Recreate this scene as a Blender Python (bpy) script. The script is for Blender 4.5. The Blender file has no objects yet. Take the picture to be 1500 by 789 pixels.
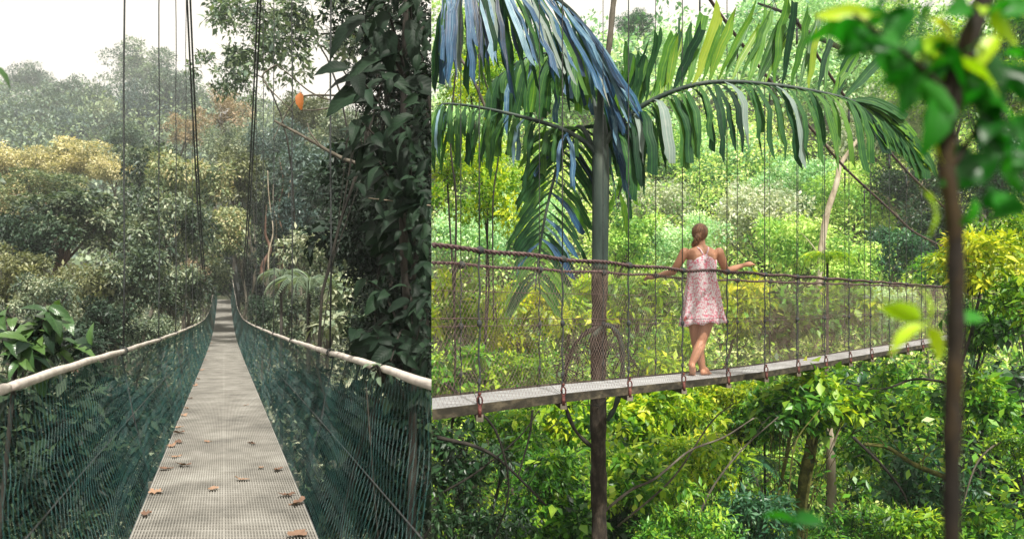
import bpy, bmesh, math, random
import numpy as np
from mathutils import Vector, Matrix, noise

# ------------------------------------------------------------------ camera, sky, sun, exposure
sc = bpy.context.scene
COL = sc.collection
VX = -304 / 1200                 # the left footbridge runs away towards the left
F = 1200.0                       # focal length in pixels of the 1500 px wide photograph
cam_d = bpy.data.cameras.new('camera')
cam = bpy.data.objects.new('camera', cam_d); COL.objects.link(cam)
cam.location = (0, 0, 0); cam.rotation_euler = (math.radians(90), 0, 0)
cam_d.sensor_width = 36; cam_d.lens = F / 1500 * 36
cam_d.shift_x = 118 / 1500; cam_d.shift_y = 40.5 / 1500
cam_d.clip_start = 0.05; cam_d.clip_end = 3000
cam_d.dof.use_dof = True; cam_d.dof.focus_distance = 9.5; cam_d.dof.aperture_fstop = 2.9
sc.camera = cam

SUN_EL, SUN_AZ = math.radians(55), math.radians(166)     # azimuth measured from +Y towards +X
world = bpy.data.worlds.new('World'); sc.world = world; world.use_nodes = True
wn, wl = world.node_tree.nodes, world.node_tree.links
wn.clear()
w_out = wn.new('ShaderNodeOutputWorld'); w_bg = wn.new('ShaderNodeBackground')
w_sky = wn.new('ShaderNodeTexSky'); w_sky.sky_type = 'NISHITA'; w_sky.sun_disc = False
w_sky.sun_elevation = SUN_EL; w_sky.sun_rotation = SUN_AZ
w_mix = wn.new('ShaderNodeMixRGB'); w_noise = wn.new('ShaderNodeTexNoise'); w_noise.inputs['Scale'].default_value = 1.6
w_noise.inputs['Detail'].default_value = 4
w_map = wn.new('ShaderNodeMapRange'); w_map.inputs[1].default_value = 0.3; w_map.inputs[2].default_value = 0.6
w_map.inputs[3].default_value = 0.86; w_map.inputs[4].default_value = 0.97
wl.new(w_noise.outputs[0], w_map.inputs[0]); wl.new(w_map.outputs[0], w_mix.inputs[0])
wl.new(w_sky.outputs[0], w_mix.inputs[1]); w_mix.inputs[2].default_value = (9.1, 8.4, 7.4, 1)   # veil of bright cloud
wl.new(w_mix.outputs[0], w_bg.inputs[0]); w_bg.inputs[1].default_value = 0.073
wl.new(w_bg.outputs[0], w_out.inputs[0])

sun_d = bpy.data.lights.new('sun', 'SUN'); sun = bpy.data.objects.new('sun', sun_d); COL.objects.link(sun)
sun_d.energy = 4.2; sun_d.angle = math.radians(3); sun_d.color = (1, 0.95, 0.86)
sd = Vector((math.sin(SUN_AZ) * math.cos(SUN_EL), math.cos(SUN_AZ) * math.cos(SUN_EL), math.sin(SUN_EL)))
sun.rotation_euler = sd.to_track_quat('Z', 'Y').to_euler()
sc.view_settings.view_transform = 'Standard'; sc.view_settings.look = 'None'
sc.view_settings.gamma = 1; sc.view_settings.exposure = 0.95
cy = sc.cycles
cy.max_bounces = 5; cy.diffuse_bounces = 3; cy.glossy_bounces = 2; cy.transmission_bounces = 3; cy.volume_bounces = 1
cy.transparent_max_bounces = 4; cy.caustics_reflective = False; cy.caustics_refractive = False

# ------------------------------------------------------------------ helpers
def at(px, py, Y): return Vector(((px - 632) / F * Y, Y, (435 - py) / F * Y))

PARTS_OF = {}                    # every mesh object -> which half of the place it belongs to (-1 left, +1 right)
SIDE = [0]

def tag(o, label=None, cat=None, group=None, kind=None):
    if label: o['label'] = label
    if cat: o['category'] = cat
    if group: o['group'] = group
    if kind: o['kind'] = kind
    return o

def link(name, me, parent=None, mat=None, loc=None, scale=None, rot=None):
    o = bpy.data.objects.new(name, me); COL.objects.link(o)
    if parent is not None: o.parent = parent
    if loc is not None: o.location = loc
    if scale is not None: o.scale = scale
    if rot is not None: o.rotation_euler = rot
    if mat is not None:
        if len(me.materials) == 0: me.materials.append(mat)
        elif me.materials[0] is not mat:
            o.material_slots[0].link = 'OBJECT'; o.material_slots[0].material = mat
    if SIDE[0]: PARTS_OF[o] = SIDE[0]
    return o

def empty(name, loc, label=None, cat=None, group=None, rot=None):
    o = bpy.data.objects.new(name, None); COL.objects.link(o); o.location = loc
    if rot: o.rotation_euler = rot
    o.empty_display_size = 0.2
    return tag(o, label, cat, group)

class MB:
    """collects vertices and faces (quads or triangles) for one mesh"""
    def __init__(s): s.v = []; s.f = []; s.t = []; s.n = 0
    def add(s, V, Fc, tint=None):
        V = np.asarray(V, float).reshape(-1, 3); Fc = np.asarray(Fc, int)
        s.v.append(V); s.f.append(Fc + s.n); s.n += len(V)
        s.t.append(np.full(len(Fc), 0.5) if tint is None else np.broadcast_to(np.asarray(tint, float), (len(Fc),)))
        return s
    def box(s, c, h, R=None, tint=None):
        V = np.array([(x, y, z) for x in (-1, 1) for y in (-1, 1) for z in (-1, 1)], float) * np.asarray(h)
        if R is not None: V = V @ np.array(R).T
        return s.add(V + np.asarray(c), [(0, 1, 3, 2), (4, 6, 7, 5), (0, 4, 5, 1), (2, 3, 7, 6), (0, 2, 6, 4), (1, 5, 7, 3)], tint)
    def bar(s, a, b, w, h, tint=None):
        a, b = Vector(a), Vector(b); d = (b - a); L = d.length; y = d.normalized()
        x = y.cross(Vector((0, 0, 1)))
        if x.length < 1e-4: x = Vector((1, 0, 0))
        x.normalize(); z = x.cross(y)
        R = Matrix((x, y, z)).transposed()
        return s.box((a + b) / 2, (w / 2, L / 2, h / 2), R, tint)
    def tube(s, P, r, n=6, cap=True, tint=None, twist=0):
        P = np.asarray([tuple(p) for p in P], float); m = len(P)
        r = np.broadcast_to(np.asarray(r, float), (m,))
        T = np.gradient(P, axis=0); T /= np.linalg.norm(T, axis=1)[:, None] + 1e-9
        ref = np.array((0, 0, 1.)) if abs(T[:, 2]).mean() < 0.8 else np.array((1., 0, 0))
        A = np.cross(T, ref); A /= np.linalg.norm(A, axis=1)[:, None] + 1e-9
        B = np.cross(T, A)
        th = np.linspace(0, 2 * np.pi, n, endpoint=False)
        V = P[:, None] + r[:, None, None] * (np.cos(th)[None, :, None] * A[:, None] + np.sin(th)[None, :, None] * B[:, None])
        V = V.reshape(-1, 3)
        i, j = np.meshgrid(np.arange(m - 1), np.arange(n), indexing='ij')
        j2 = (j + 1) % n
        Fq = np.stack([i * n + j, (i + 1) * n + j, (i + 1) * n + j2, i * n + j2], -1).reshape(-1, 4)
        s.add(V, Fq, tint)
        if cap:
            for k, rev in ((0, False), (m - 1, True)):
                idx = [k * n + q for q in range(n)]
                if rev: idx = idx[::-1]
                c = s.n - len(V)
                for q in range(1, n - 1):
                    s.f.append(np.array([[idx[0] + c, idx[q] + c, idx[q + 1] + c, idx[q + 1] + c]])); s.t.append(np.array([0.5]))
        return s
    def ball(s, c, r, nu=10, nv=7, R=None, tint=None):
        u = np.linspace(0, 2 * np.pi, nu, endpoint=False); v = np.linspace(0, np.pi, nv)
        V = np.array([(math.sin(b) * math.cos(a), math.sin(b) * math.sin(a), math.cos(b)) for b in v for a in u]) * np.asarray(r)
        if R is not None: V = V @ np.array(R).T
        Fq = [(i * nu + j, i * nu + (j + 1) % nu, (i + 1) * nu + (j + 1) % nu, (i + 1) * nu + j) for i in range(nv - 1) for j in range(nu)]
        return s.add(V + np.asarray(c), Fq, tint)
    def mesh(s, name, smooth=True):
        V = np.concatenate(s.v); Fc = [np.asarray(f) for f in s.f]
        Fc = np.concatenate([f if f.shape[1] == 4 else np.concatenate([f, f[:, -1:]], 1) for f in Fc])
        T = np.concatenate(s.t)
        me = bpy.data.meshes.new(name)
        tri = Fc[:, 2] == Fc[:, 3]
        cnt = np.where(tri, 3, 4); start = np.concatenate([[0], np.cumsum(cnt)[:-1]])
        mask = np.ones(Fc.shape, bool); mask[tri, 3] = False
        loops = Fc[mask]
        me.vertices.add(len(V)); me.vertices.foreach_set('co', V.astype(np.float32).ravel())
        me.loops.add(len(loops)); me.loops.foreach_set('vertex_index', loops.astype(np.int32))
        me.polygons.add(len(Fc)); me.polygons.foreach_set('loop_start', start.astype(np.int32))
        me.polygons.foreach_set('loop_total', cnt.astype(np.int32))
        me.polygons.foreach_set('use_smooth', np.full(len(Fc), bool(smooth)))
        a = me.attributes.new('tint', 'FLOAT', 'FACE'); a.data.foreach_set('value', T.astype(np.float32))
        me.update(calc_edges=True); me.validate()
        return me

def rib_attr(me, vals):
    a = me.attributes.new('rib', 'FLOAT_VECTOR', 'POINT'); a.data.foreach_set('vector', np.asarray(vals, np.float32).ravel())

def spline(pts, n):
    """Catmull-Rom through the points, n samples"""
    P = np.asarray([tuple(p) for p in pts], float)
    if len(P) == 2: return np.array([P[0] + (P[1] - P[0]) * t for t in np.linspace(0, 1, n)])
    P = np.vstack([2 * P[0] - P[1], P, 2 * P[-1] - P[-2]])
    out = []
    for t in np.linspace(0, len(P) - 3 - 1e-6, n):
        i = int(t); u = t - i; a, b, c, d = P[i:i + 4]
        out.append(0.5 * ((2 * b) + (-a + c) * u + (2 * a - 5 * b + 4 * c - d) * u ** 2 + (-a + 3 * b - 3 * c + d) * u ** 3))
    return np.array(out)

# ------------------------------------------------------------------ materials
def new_mat(name):
    m = bpy.data.materials.new(name); m.use_nodes = True; nt = m.node_tree; nt.nodes.clear()
    out = nt.nodes.new('ShaderNodeOutputMaterial'); return m, nt, nt.nodes, nt.links, out

def ramp(nodes, cols):
    r = nodes.new('ShaderNodeValToRGB'); el = r.color_ramp.elements
    el[0].position = 0; el[0].color = (*cols[0], 1); el[1].position = 1; el[1].color = (*cols[-1], 1)
    for i, c in enumerate(cols[1:-1]):
        e = el.new((i + 1) / (len(cols) - 1)); e.color = (*c, 1)
    return r

def leaf_mat(name, cols, rough=0.45, trans=0.3, tcol=1.25, spec=0.5, vein=False, obj_var=0.25):
    m, nt, N, L, out = new_mat(name)
    at_ = N.new('ShaderNodeAttribute'); at_.attribute_name = 'tint'
    oi = N.new('ShaderNodeObjectInfo')
    ma = N.new('ShaderNodeMath'); ma.operation = 'MULTIPLY_ADD'; ma.inputs[1].default_value = obj_var; ma.inputs[2].default_value = -obj_var / 2
    L.new(oi.outputs['Random'], ma.inputs[0])
    ad = N.new('ShaderNodeMath'); ad.operation = 'ADD'; L.new(at_.outputs['Fac'], ad.inputs[0]); L.new(ma.outputs[0], ad.inputs[1])
    r = ramp(N, cols); src = ad.outputs[0]
    if vein:
        tc = N.new('ShaderNodeTexCoord'); nz = N.new('ShaderNodeTexNoise'); nz.inputs['Scale'].default_value = 14; nz.inputs['Detail'].default_value = 5
        L.new(tc.outputs['Object'], nz.inputs['Vector'])
        rb = N.new('ShaderNodeAttribute'); rb.attribute_name = 'rib'; sx_ = N.new('ShaderNodeSeparateXYZ'); L.new(rb.outputs['Vector'], sx_.inputs[0])
        ab = N.new('ShaderNodeMath'); ab.operation = 'ABSOLUTE'; L.new(sx_.outputs[1], ab.inputs[0])
        if vein == 'pleat':
            ph = N.new('ShaderNodeMath'); ph.operation = 'MULTIPLY'; ph.inputs[1].default_value = 17; L.new(ab.outputs[0], ph.inputs[0])
        else:
            p1 = N.new('ShaderNodeMath'); p1.operation = 'MULTIPLY'; p1.inputs[1].default_value = 62; L.new(sx_.outputs[0], p1.inputs[0])
            ph = N.new('ShaderNodeMath'); ph.operation = 'MULTIPLY_ADD'; ph.inputs[1].default_value = -15; L.new(ab.outputs[0], ph.inputs[0]); L.new(p1.outputs[0], ph.inputs[2])
        sn = N.new('ShaderNodeMath'); sn.operation = 'SINE'; L.new(ph.outputs[0], sn.inputs[0])
        mid = N.new('ShaderNodeMapRange'); mid.inputs[1].default_value = 0; mid.inputs[2].default_value = .09; mid.inputs[3].default_value = .35; mid.inputs[4].default_value = 0; L.new(ab.outputs[0], mid.inputs[0])
        sm_ = N.new('ShaderNodeMath'); sm_.operation = 'MULTIPLY_ADD'; sm_.inputs[1].default_value = .08 if vein == 'pleat' else .035; L.new(sn.outputs[0], sm_.inputs[0]); L.new(mid.outputs[0], sm_.inputs[2])
        a3 = N.new('ShaderNodeMath'); a3.operation = 'ADD'; L.new(src, a3.inputs[0]); L.new(sm_.outputs[0], a3.inputs[1]); src = a3.outputs[0]
        mv = N.new('ShaderNodeMath'); mv.operation = 'MULTIPLY_ADD'; mv.inputs[1].default_value = 0.5
        L.new(nz.outputs[0], mv.inputs[0]); sb = N.new('ShaderNodeMath'); sb.operation = 'SUBTRACT'; sb.inputs[1].default_value = 0.25
        L.new(src, sb.inputs[0]); L.new(sb.outputs[0], mv.inputs[2]); src = mv.outputs[0]
    L.new(src, r.inputs[0])
    b = N.new('ShaderNodeBsdfPrincipled'); b.inputs['Roughness'].default_value = rough
    b.inputs['Specular IOR Level'].default_value = spec
    L.new(r.outputs[0], b.inputs['Base Color'])
    if vein:
        bp = N.new('ShaderNodeBump'); bp.inputs['Strength'].default_value = .3 if vein == 'pleat' else .12; bp.inputs['Distance'].default_value = .004; L.new(sn.outputs[0], bp.inputs['Height']); L.new(bp.outputs[0], b.inputs['Normal'])
    t = N.new('ShaderNodeBsdfTranslucent'); g = N.new('ShaderNodeMixRGB'); g.blend_type = 'MULTIPLY'; g.inputs[0].default_value = 1
    g.inputs[2].default_value = (tcol * 1.1, tcol * 1.15, tcol * 0.6, 1); L.new(r.outputs[0], g.inputs[1]); L.new(g.outputs[0], t.inputs[0])
    mx = N.new('ShaderNodeMixShader'); mx.inputs[0].default_value = trans
    L.new(b.outputs[0], mx.inputs[1]); L.new(t.outputs[0], mx.inputs[2]); L.new(mx.outputs[0], out.inputs[0])
    return m

def rough_mat(name, cols, scale=8, rough=0.8, bump=0.4, stretch=(1, 1, 1), detail=6, metal=0, dist=0.02, spec=0.3, obj_rand=0.0, place=False):
    m, nt, N, L, out = new_mat(name)
    tc = N.new('ShaderNodeTexCoord'); mp = N.new('ShaderNodeMapping'); mp.inputs['Scale'].default_value = stretch
    nz = N.new('ShaderNodeTexNoise'); nz.inputs['Scale'].default_value = scale; nz.inputs['Detail'].default_value = detail
    nz.inputs['Roughness'].default_value = 0.65
    gm = N.new('ShaderNodeNewGeometry') if place else None
    L.new(gm.outputs['Position'] if place else tc.outputs['Object'], mp.inputs[0]); L.new(mp.outputs[0], nz.inputs['Vector'])
    mr = N.new('ShaderNodeMapRange'); mr.inputs[1].default_value = 0.3; mr.inputs[2].default_value = 0.7; L.new(nz.outputs[0], mr.inputs[0])
    src = mr.outputs[0]
    if obj_rand:
        oi = N.new('ShaderNodeObjectInfo'); ma = N.new('ShaderNodeMath'); ma.operation = 'MULTIPLY_ADD'; ma.inputs[1].default_value = obj_rand
        L.new(oi.outputs['Random'], ma.inputs[0]); L.new(src, ma.inputs[2]); sb = N.new('ShaderNodeMath'); sb.operation = 'SUBTRACT'
        sb.inputs[1].default_value = obj_rand / 2; L.new(ma.outputs[0], sb.inputs[0]); src = sb.outputs[0]
    r = ramp(N, cols); L.new(src, r.inputs[0])
    b = N.new('ShaderNodeBsdfPrincipled'); b.inputs['Roughness'].default_value = rough; b.inputs['Metallic'].default_value = metal
    b.inputs['Specular IOR Level'].default_value = spec
    L.new(r.outputs[0], b.inputs['Base Color'])
    bp = N.new('ShaderNodeBump'); bp.inputs['Strength'].default_value = bump; bp.inputs['Distance'].default_value = dist
    L.new(nz.outputs[0], bp.inputs['Height']); L.new(bp.outputs[0], b.inputs['Normal']); L.new(b.outputs[0], out.inputs[0])
    return m

M = {}
# left half: muted grey greens
M['grey'] = leaf_mat('grey_green_leaves', [(.006, .018, .010), (.045, .08, .05), (.18, .24, .15), (.46, .48, .34)], 0.45, 0.22)
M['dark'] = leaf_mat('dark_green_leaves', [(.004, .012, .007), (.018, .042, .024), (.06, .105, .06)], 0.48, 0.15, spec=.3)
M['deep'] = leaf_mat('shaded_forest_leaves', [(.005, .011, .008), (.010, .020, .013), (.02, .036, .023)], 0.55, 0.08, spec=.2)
M['dusk'] = leaf_mat('shaded_ravine_leaves', [(.002, .006, .003), (.005, .014, .007), (.014, .032, .014), (.05, .085, .04)], 0.55, 0.1, spec=.18)  # shade of the ravine put into a darker leaf colour
M['blue'] = leaf_mat('blue_green_leaves', [(.03, .06, .06), (.07, .12, .11), (.14, .20, .175)], 0.4, 0.2)
M['olive'] = leaf_mat('olive_leaves', [(.05, .07, .03), (.15, .17, .08), (.32, .32, .15)], 0.45, 0.25)
M['cream'] = leaf_mat('cream_flowering_leaves', [(.07, .10, .05), (.40, .38, .20), (.82, .74, .46), (.95, .88, .66)], 0.6, 0.2)
M['peach'] = leaf_mat('peach_tipped_leaves', [(.03, .06, .03), (.12, .18, .09), (.34, .38, .20), (.66, .52, .30)], 0.5, 0.2)
M['rust'] = leaf_mat('rusty_leaves', [(.10, .10, .06), (.28, .22, .14), (.50, .38, .26)], 0.6, 0.2)
M['far'] = leaf_mat('hazed_ridge_leaves', [(.03, .06, .05), (.10, .16, .11), (.28, .36, .2)], 0.5, 0.2)  # ridge haze partly put into this lighter leaf colour
M['broad'] = leaf_mat('broad_dark_leaf', [(.003, .009, .005), (.008, .021, .011), (.02, .045, .022)], 0.55, 0.12, spec=.16, vein=True, obj_var=.8)
M['broad_light'] = leaf_mat('broad_green_leaf', [(.02, .05, .02), (.05, .12, .035), (.11, .19, .05)], 0.3, 0.25, vein=True, obj_var=.8)
M['fern'] = leaf_mat('pale_fern_leaves', [(.07, .11, .08), (.14, .2, .13), (.24, .3, .2)], 0.5, 0.3)
# right half: vivid yellow greens
M['lime'] = leaf_mat('lime_leaves', [(.012, .06, .008), (.09, .25, .012), (.32, .50, .02), (.70, .72, .035)], 0.45, 0.42, 1.1)
M['yellow'] = leaf_mat('yellow_leaves', [(.03, .09, .008), (.20, .33, .012), (.50, .56, .02), (.80, .72, .035)], 0.45, 0.4, 1.1)
M['green'] = leaf_mat('fresh_green_leaves', [(.006, .032, .010), (.03, .13, .016), (.13, .35, .025), (.42, .56, .04)], 0.4, 0.35)
M['teal'] = leaf_mat('cool_green_leaves', [(.012, .05, .028), (.035, .12, .055), (.09, .24, .10)], 0.38, 0.3)
M['mint'] = leaf_mat('misted_mint_leaves', [(.08, .22, .10), (.28, .56, .26), (.60, .82, .46), (.86, .94, .70)], 0.5, 0.35, 1.0)  # mist of the far slope painted into pale, cool leaves
M['spring'] = leaf_mat('misted_green_leaves', [(.03, .13, .03), (.20, .44, .07), (.52, .74, .17), (.84, .90, .38)], 0.5, 0.35, 1.0)  # leaf green lightened to carry background mist in the colour
M['white'] = leaf_mat('haze_whitened_leaves', [(.16, .26, .14), (.42, .50, .34), (.72, .72, .58)], 0.5, 0.3, 1.0)  # whiteness is distance haze put into the leaf colour
M['shade'] = leaf_mat('dark_thicket_leaves', [(.006, .022, .010), (.015, .05, .018), (.04, .11, .03)], 0.4, 0.2)
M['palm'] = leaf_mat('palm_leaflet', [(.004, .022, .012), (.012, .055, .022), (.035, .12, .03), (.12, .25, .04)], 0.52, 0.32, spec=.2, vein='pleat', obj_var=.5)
M['palm_sheen'] = leaf_mat('palm_leaflet_blue_sheen', [(.003, .015, .03), (.008, .05, .12), (.025, .11, .21), (.22, .36, .42)], 0.42, 0.15, vein='pleat', obj_var=.6)  # blue sheen of light on the leaflets, painted as base colour
M['palm_pale'] = leaf_mat('palm_leaflet_pale', [(.08, .14, .12), (.17, .24, .21), (.34, .37, .33)], 0.65, 0.2, vein='pleat', obj_var=.5)  # paler, greyer leaflet tone
M['near'] = leaf_mat('sapling_leaf', [(.004, .05, .005), (.012, .16, .008), (.05, .34, .012)], 0.4, 0.5, 1.3, obj_var=.7)
M['near_lime'] = leaf_mat('sapling_lime_leaf', [(.20, .42, .01), (.38, .62, .01), (.55, .68, .02)], 0.4, 0.4, 1.1, obj_var=.6)
M['near_y'] = leaf_mat('sapling_yellow_leaf', [(.30, .48, .01), (.5, .55, .01), (.8, .55, .015)], 0.4, 0.4, 1.1, obj_var=.6)
M['dead'] = leaf_mat('dead_leaf', [(.05, .03, .02), (.15, .085, .055), (.32, .2, .13)], 0.7, 0.1, obj_var=.9, vein=True)
M['orange'] = leaf_mat('orange_leaf', [(.4, .12, .03), (.62, .22, .06)], 0.6, 0.4)
M['bark'] = rough_mat('grey_bark', [(.03, .026, .02), (.09, .08, .06), (.18, .16, .13)], 6, .9, .8, (1, 1, .3))
M['bark_dark'] = rough_mat('dark_bark', [(.008, .0075, .006), (.022, .02, .016), (.05, .044, .034)], 8, .9, .8, (1, 1, .3))
M['bark_pale'] = rough_mat('pale_bark', [(.15, .12, .08), (.36, .3, .22), (.5, .45, .36)], 5, .85, .6, (1, 1, .35))
M['bark_red'] = rough_mat('reddish_bark', [(.04, .025, .02), (.13, .075, .055), (.22, .14, .11)], 6, .9, .6, (1, 1, .3))
M['moss'] = rough_mat('mossy_bark', [(.02, .02, .008), (.08, .085, .02), (.2, .19, .05)], 9, .95, .9)
M['palm_stem'] = rough_mat('palm_stem', [(.012, .024, .02), (.035, .055, .045), (.08, .10, .08)], 5, .55, .35, (1, 1, .25))
M['palm_trunk'] = rough_mat('palm_trunk', [(.010, .008, .006), (.032, .025, .018), (.10, .08, .06)], 14, .9, .9, (1, 1, .5))
M['sap_bark'] = rough_mat('backlit_sapling_bark', [(.005, .004, .003), (.014, .010, .006), (.06, .036, .008)], 18, .8, .5, (1, 1, .4))  # backlit darkness put into the bark colour; orange end is moss
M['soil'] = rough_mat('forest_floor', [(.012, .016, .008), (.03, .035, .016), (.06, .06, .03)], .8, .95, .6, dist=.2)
M['grate'] = rough_mat('grating', [(.14, .135, .12), (.24, .23, .205), (.34, .33, .30)], 2.2, .75, .2, obj_rand=.04, place=True)
M['beam'] = rough_mat('edge_beam', [(.05, .045, .035), (.14, .12, .09), (.22, .19, .15)], 7, .8, .4)
M['rail'] = rough_mat('rail_sleeve', [(.34, .30, .27), (.52, .47, .42), (.62, .58, .53)], 9, .6, .35)
M['net_teal'] = rough_mat('coated_chain_link', [(.003, .028, .028), (.007, .064, .062), (.016, .105, .100)], 5, .4, .1, spec=.5)
M['rope_dark'] = rough_mat('dark_rope', [(.015, .018, .018), (.035, .04, .04), (.07, .075, .07)], 40, .8, .4)
M['cable'] = rough_mat('steel_cable', [(.04, .045, .05), (.09, .1, .11), (.16, .17, .18)], 50, .5, .4, metal=.3)
M['net_brown'] = rough_mat('brown_netting', [(.10, .06, .045), (.24, .16, .13), (.40, .31, .27)], 4, .6, .1, spec=.4)
M['rope_red'] = rough_mat('reddish_twisted_rope', [(.025, .015, .016), (.085, .05, .05), (.2, .13, .12)], 30, .65, .4)
M['rusty'] = rough_mat('rusty_shackle', [(.03, .012, .010), (.10, .03, .026), (.2, .08, .06)], 30, .7, .4, metal=.2)
M['deck_r'] = rough_mat('weathered_deck', [(.20, .20, .20), (.31, .315, .32), (.44, .45, .46)], 4, .7, .3, (1, 3, 1), obj_rand=.25, place=True)
M['fascia'] = rough_mat('mossy_fascia', [(.010, .009, .006), (.035, .030, .020), (.12, .10, .065)], 7, .85, .5, (1, 1, 2))
M['skin'] = rough_mat('tanned_skin', [(.40, .19, .11), (.46, .225, .135), (.51, .26, .165)], 7, .5, .05, spec=.4)
M['hair'] = rough_mat('brown_hair', [(.06, .025, .014), (.18, .08, .04), (.36, .18, .09)], 30, .45, .6, (3, 3, .3), spec=.5)

def dress_material():
    m, nt, N, L, out = new_mat('pink_print_cotton')
    tc = N.new('ShaderNodeTexCoord'); v = N.new('ShaderNodeTexNoise'); v.inputs['Scale'].default_value = 46; v.inputs['Detail'].default_value = 3
    v2 = N.new('ShaderNodeTexNoise'); v2.inputs['Scale'].default_value = 9; v2.inputs['Detail'].default_value = 5
    L.new(tc.outputs['Object'], v.inputs['Vector']); L.new(tc.outputs['Object'], v2.inputs['Vector'])
    r1 = N.new('ShaderNodeValToRGB'); e = r1.color_ramp.elements; e[0].position = .38; e[0].color = (.85, .24, .34, 1); e[1].position = .53; e[1].color = (.95, .85, .89, 1)
    e2 = e.new(.45); e2.color = (.80, .45, .53, 1)
    L.new(v.outputs[0], r1.inputs[0])
    r2 = N.new('ShaderNodeValToRGB'); f = r2.color_ramp.elements; f[0].position = .65; f[0].color = (0, 0, 0, 1); f[1].position = .69; f[1].color = (1, 1, 1, 1)
    L.new(v2.outputs[0], r2.inputs[0])
    mx = N.new('ShaderNodeMixRGB'); L.new(r2.outputs[0], mx.inputs[0]); L.new(r1.outputs[0], mx.inputs[1]); mx.inputs[2].default_value = (.62, .10, .10, 1)
    b = N.new('ShaderNodeBsdfPrincipled'); b.inputs['Roughness'].default_value = .85; L.new(mx.outputs[0], b.inputs['Base Color'])
    t = N.new('ShaderNodeBsdfTranslucent'); L.new(mx.outputs[0], t.inputs[0]); ms = N.new('ShaderNodeMixShader'); ms.inputs[0].default_value = .25
    L.new(b.outputs[0], ms.inputs[1]); L.new(t.outputs[0], ms.inputs[2]); L.new(ms.outputs[0], out.inputs[0])
    return m
M['dress'] = dress_material()

# ------------------------------------------------------------------ setting: terrain and haze
def sstep(t): t = np.clip(t, 0, 1); return t * t * (3 - 2 * t)
def ground_h(x, y):
    x = np.asarray(x, float); y = np.asarray(y, float)
    left = -10 + 62 * sstep((y - 60) / 230) + 6 * sstep((-x - 10) / 60) * sstep((y - 30) / 60)
    right = -9 + 33 * sstep((y - 16) / 90) + 5 * sstep((x - 10) / 50) * sstep((y - 10) / 60)
    h = np.where(x < 0, left, right)
    return h + 0.9 * np.sin(x * .21 + 1.3) * np.sin(y * .17) + .5 * np.sin(x * .5 + y * .33)
def gh(x, y): return float(ground_h(x, y))

def build_ground():
    xs = np.concatenate([-np.geomspace(900, 60, 14), np.linspace(-56, -.02, 40), np.linspace(.02, 70, 44), np.geomspace(76, 900, 14)])
    ys = np.concatenate([np.linspace(-60, 0, 10), np.linspace(3, 160, 66), np.geomspace(170, 1500, 24)])
    X, Y = np.meshgrid(xs, ys, indexing='ij'); Z = ground_h(X, Y)
    V = np.stack([X, Y, Z], -1).reshape(-1, 3); ny = len(ys)
    i, j = np.meshgrid(np.arange(len(xs) - 1), np.arange(ny - 1), indexing='ij')
    Fq = np.stack([i * ny + j, (i + 1) * ny + j, (i + 1) * ny + j + 1, i * ny + j + 1], -1).reshape(-1, 4)
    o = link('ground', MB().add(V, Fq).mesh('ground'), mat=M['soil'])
    tag(o, 'dark forest floor sloping up from the ravine under both footbridges', kind='structure')
build_ground()

# ------------------------------------------------------------------ leaves, crowns, trees
def unit(a): return a / (np.linalg.norm(a, axis=-1, keepdims=True) + 1e-9)

def leaves(mb, P, A, Nn, L, W, tint, shape='fold'):
    """P base points, A axis, Nn rough normal, L/W arrays"""
    A = unit(A); S = unit(np.cross(A, Nn)); U = np.cross(S, A)
    L = np.broadcast_to(L, (len(P),))[:, None]; W = np.broadcast_to(W, (len(P),))[:, None]
    n = len(P)
    if shape == 'flat':
        V = np.stack([P, P + A * L * .45 + S * W * .5 + U * W * .12, P + A * L, P + A * L * .45 - S * W * .5 + U * W * .12], 1)
        k = np.arange(n)[:, None] * 4
        mb.add(V.reshape(-1, 3), k + np.array([[0, 1, 2, 3]]), tint)
    else:
        mid = P + A * L * .5
        V = np.stack([P, P + A * L * .42 + S * W * .5 + U * W * .2, P + A * L - U * L * .08, P + A * L * .42 - S * W * .5 + U * W * .2, mid + U * L * .02], 1)
        k = np.arange(n)[:, None] * 5
        Fq = np.concatenate([k + np.array([[0, 1, 2, 4]]), k + np.array([[0, 4, 2, 3]])])
        mb.add(V.reshape(-1, 3), Fq, np.concatenate([tint, tint]))

def crown_mesh(name, seed, n, L, asp=.5, ncl=16, droop=.3, shape='flat', spread=1.0, flat=.75, inner=.55, cr=(.3, .5)):
    R = np.random.default_rng(seed)
    c = unit(R.normal(size=(ncl, 3))) * (R.uniform(.15, 1, (ncl, 1)) ** .6) * .72 * spread
    c[:, 2] *= flat
    rc = R.uniform(cr[0], cr[1], ncl)
    ct = R.uniform(0, 1, ncl)
    w = rc ** 2; which = R.choice(ncl, n, p=w / w.sum())
    u = unit(R.normal(size=(n, 3)) + np.array([0, 0, .35]))
    rr = R.uniform(inner, 1.08, n) ** .8
    wob = 1 + .25 * np.sin(u[:, 0] * 7 + which) * np.sin(u[:, 1] * 6 + which * 2)
    P = c[which] + u * (rc[which] * rr * wob)[:, None] * np.array([1, 1, .8])
    A = unit(u * .8 + R.normal(size=(n, 3)) * .6 + np.array([0, 0, -droop]))
    Nn = np.array([0, 0, 1.]) + u * .5 + R.normal(size=(n, 3)) * .45
    tint = np.clip(.5 + (R.uniform(-.5, .5, n)) * .55 + (ct[which] - .5) * .6, 0, 1)
    mb = MB(); s = np.clip(R.lognormal(-.08, .38, n), .35, 1.9)
    leaves(mb, P, A, Nn, L * s, L * asp * s, tint, shape)
    return mb.mesh(name), c, rc

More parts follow.
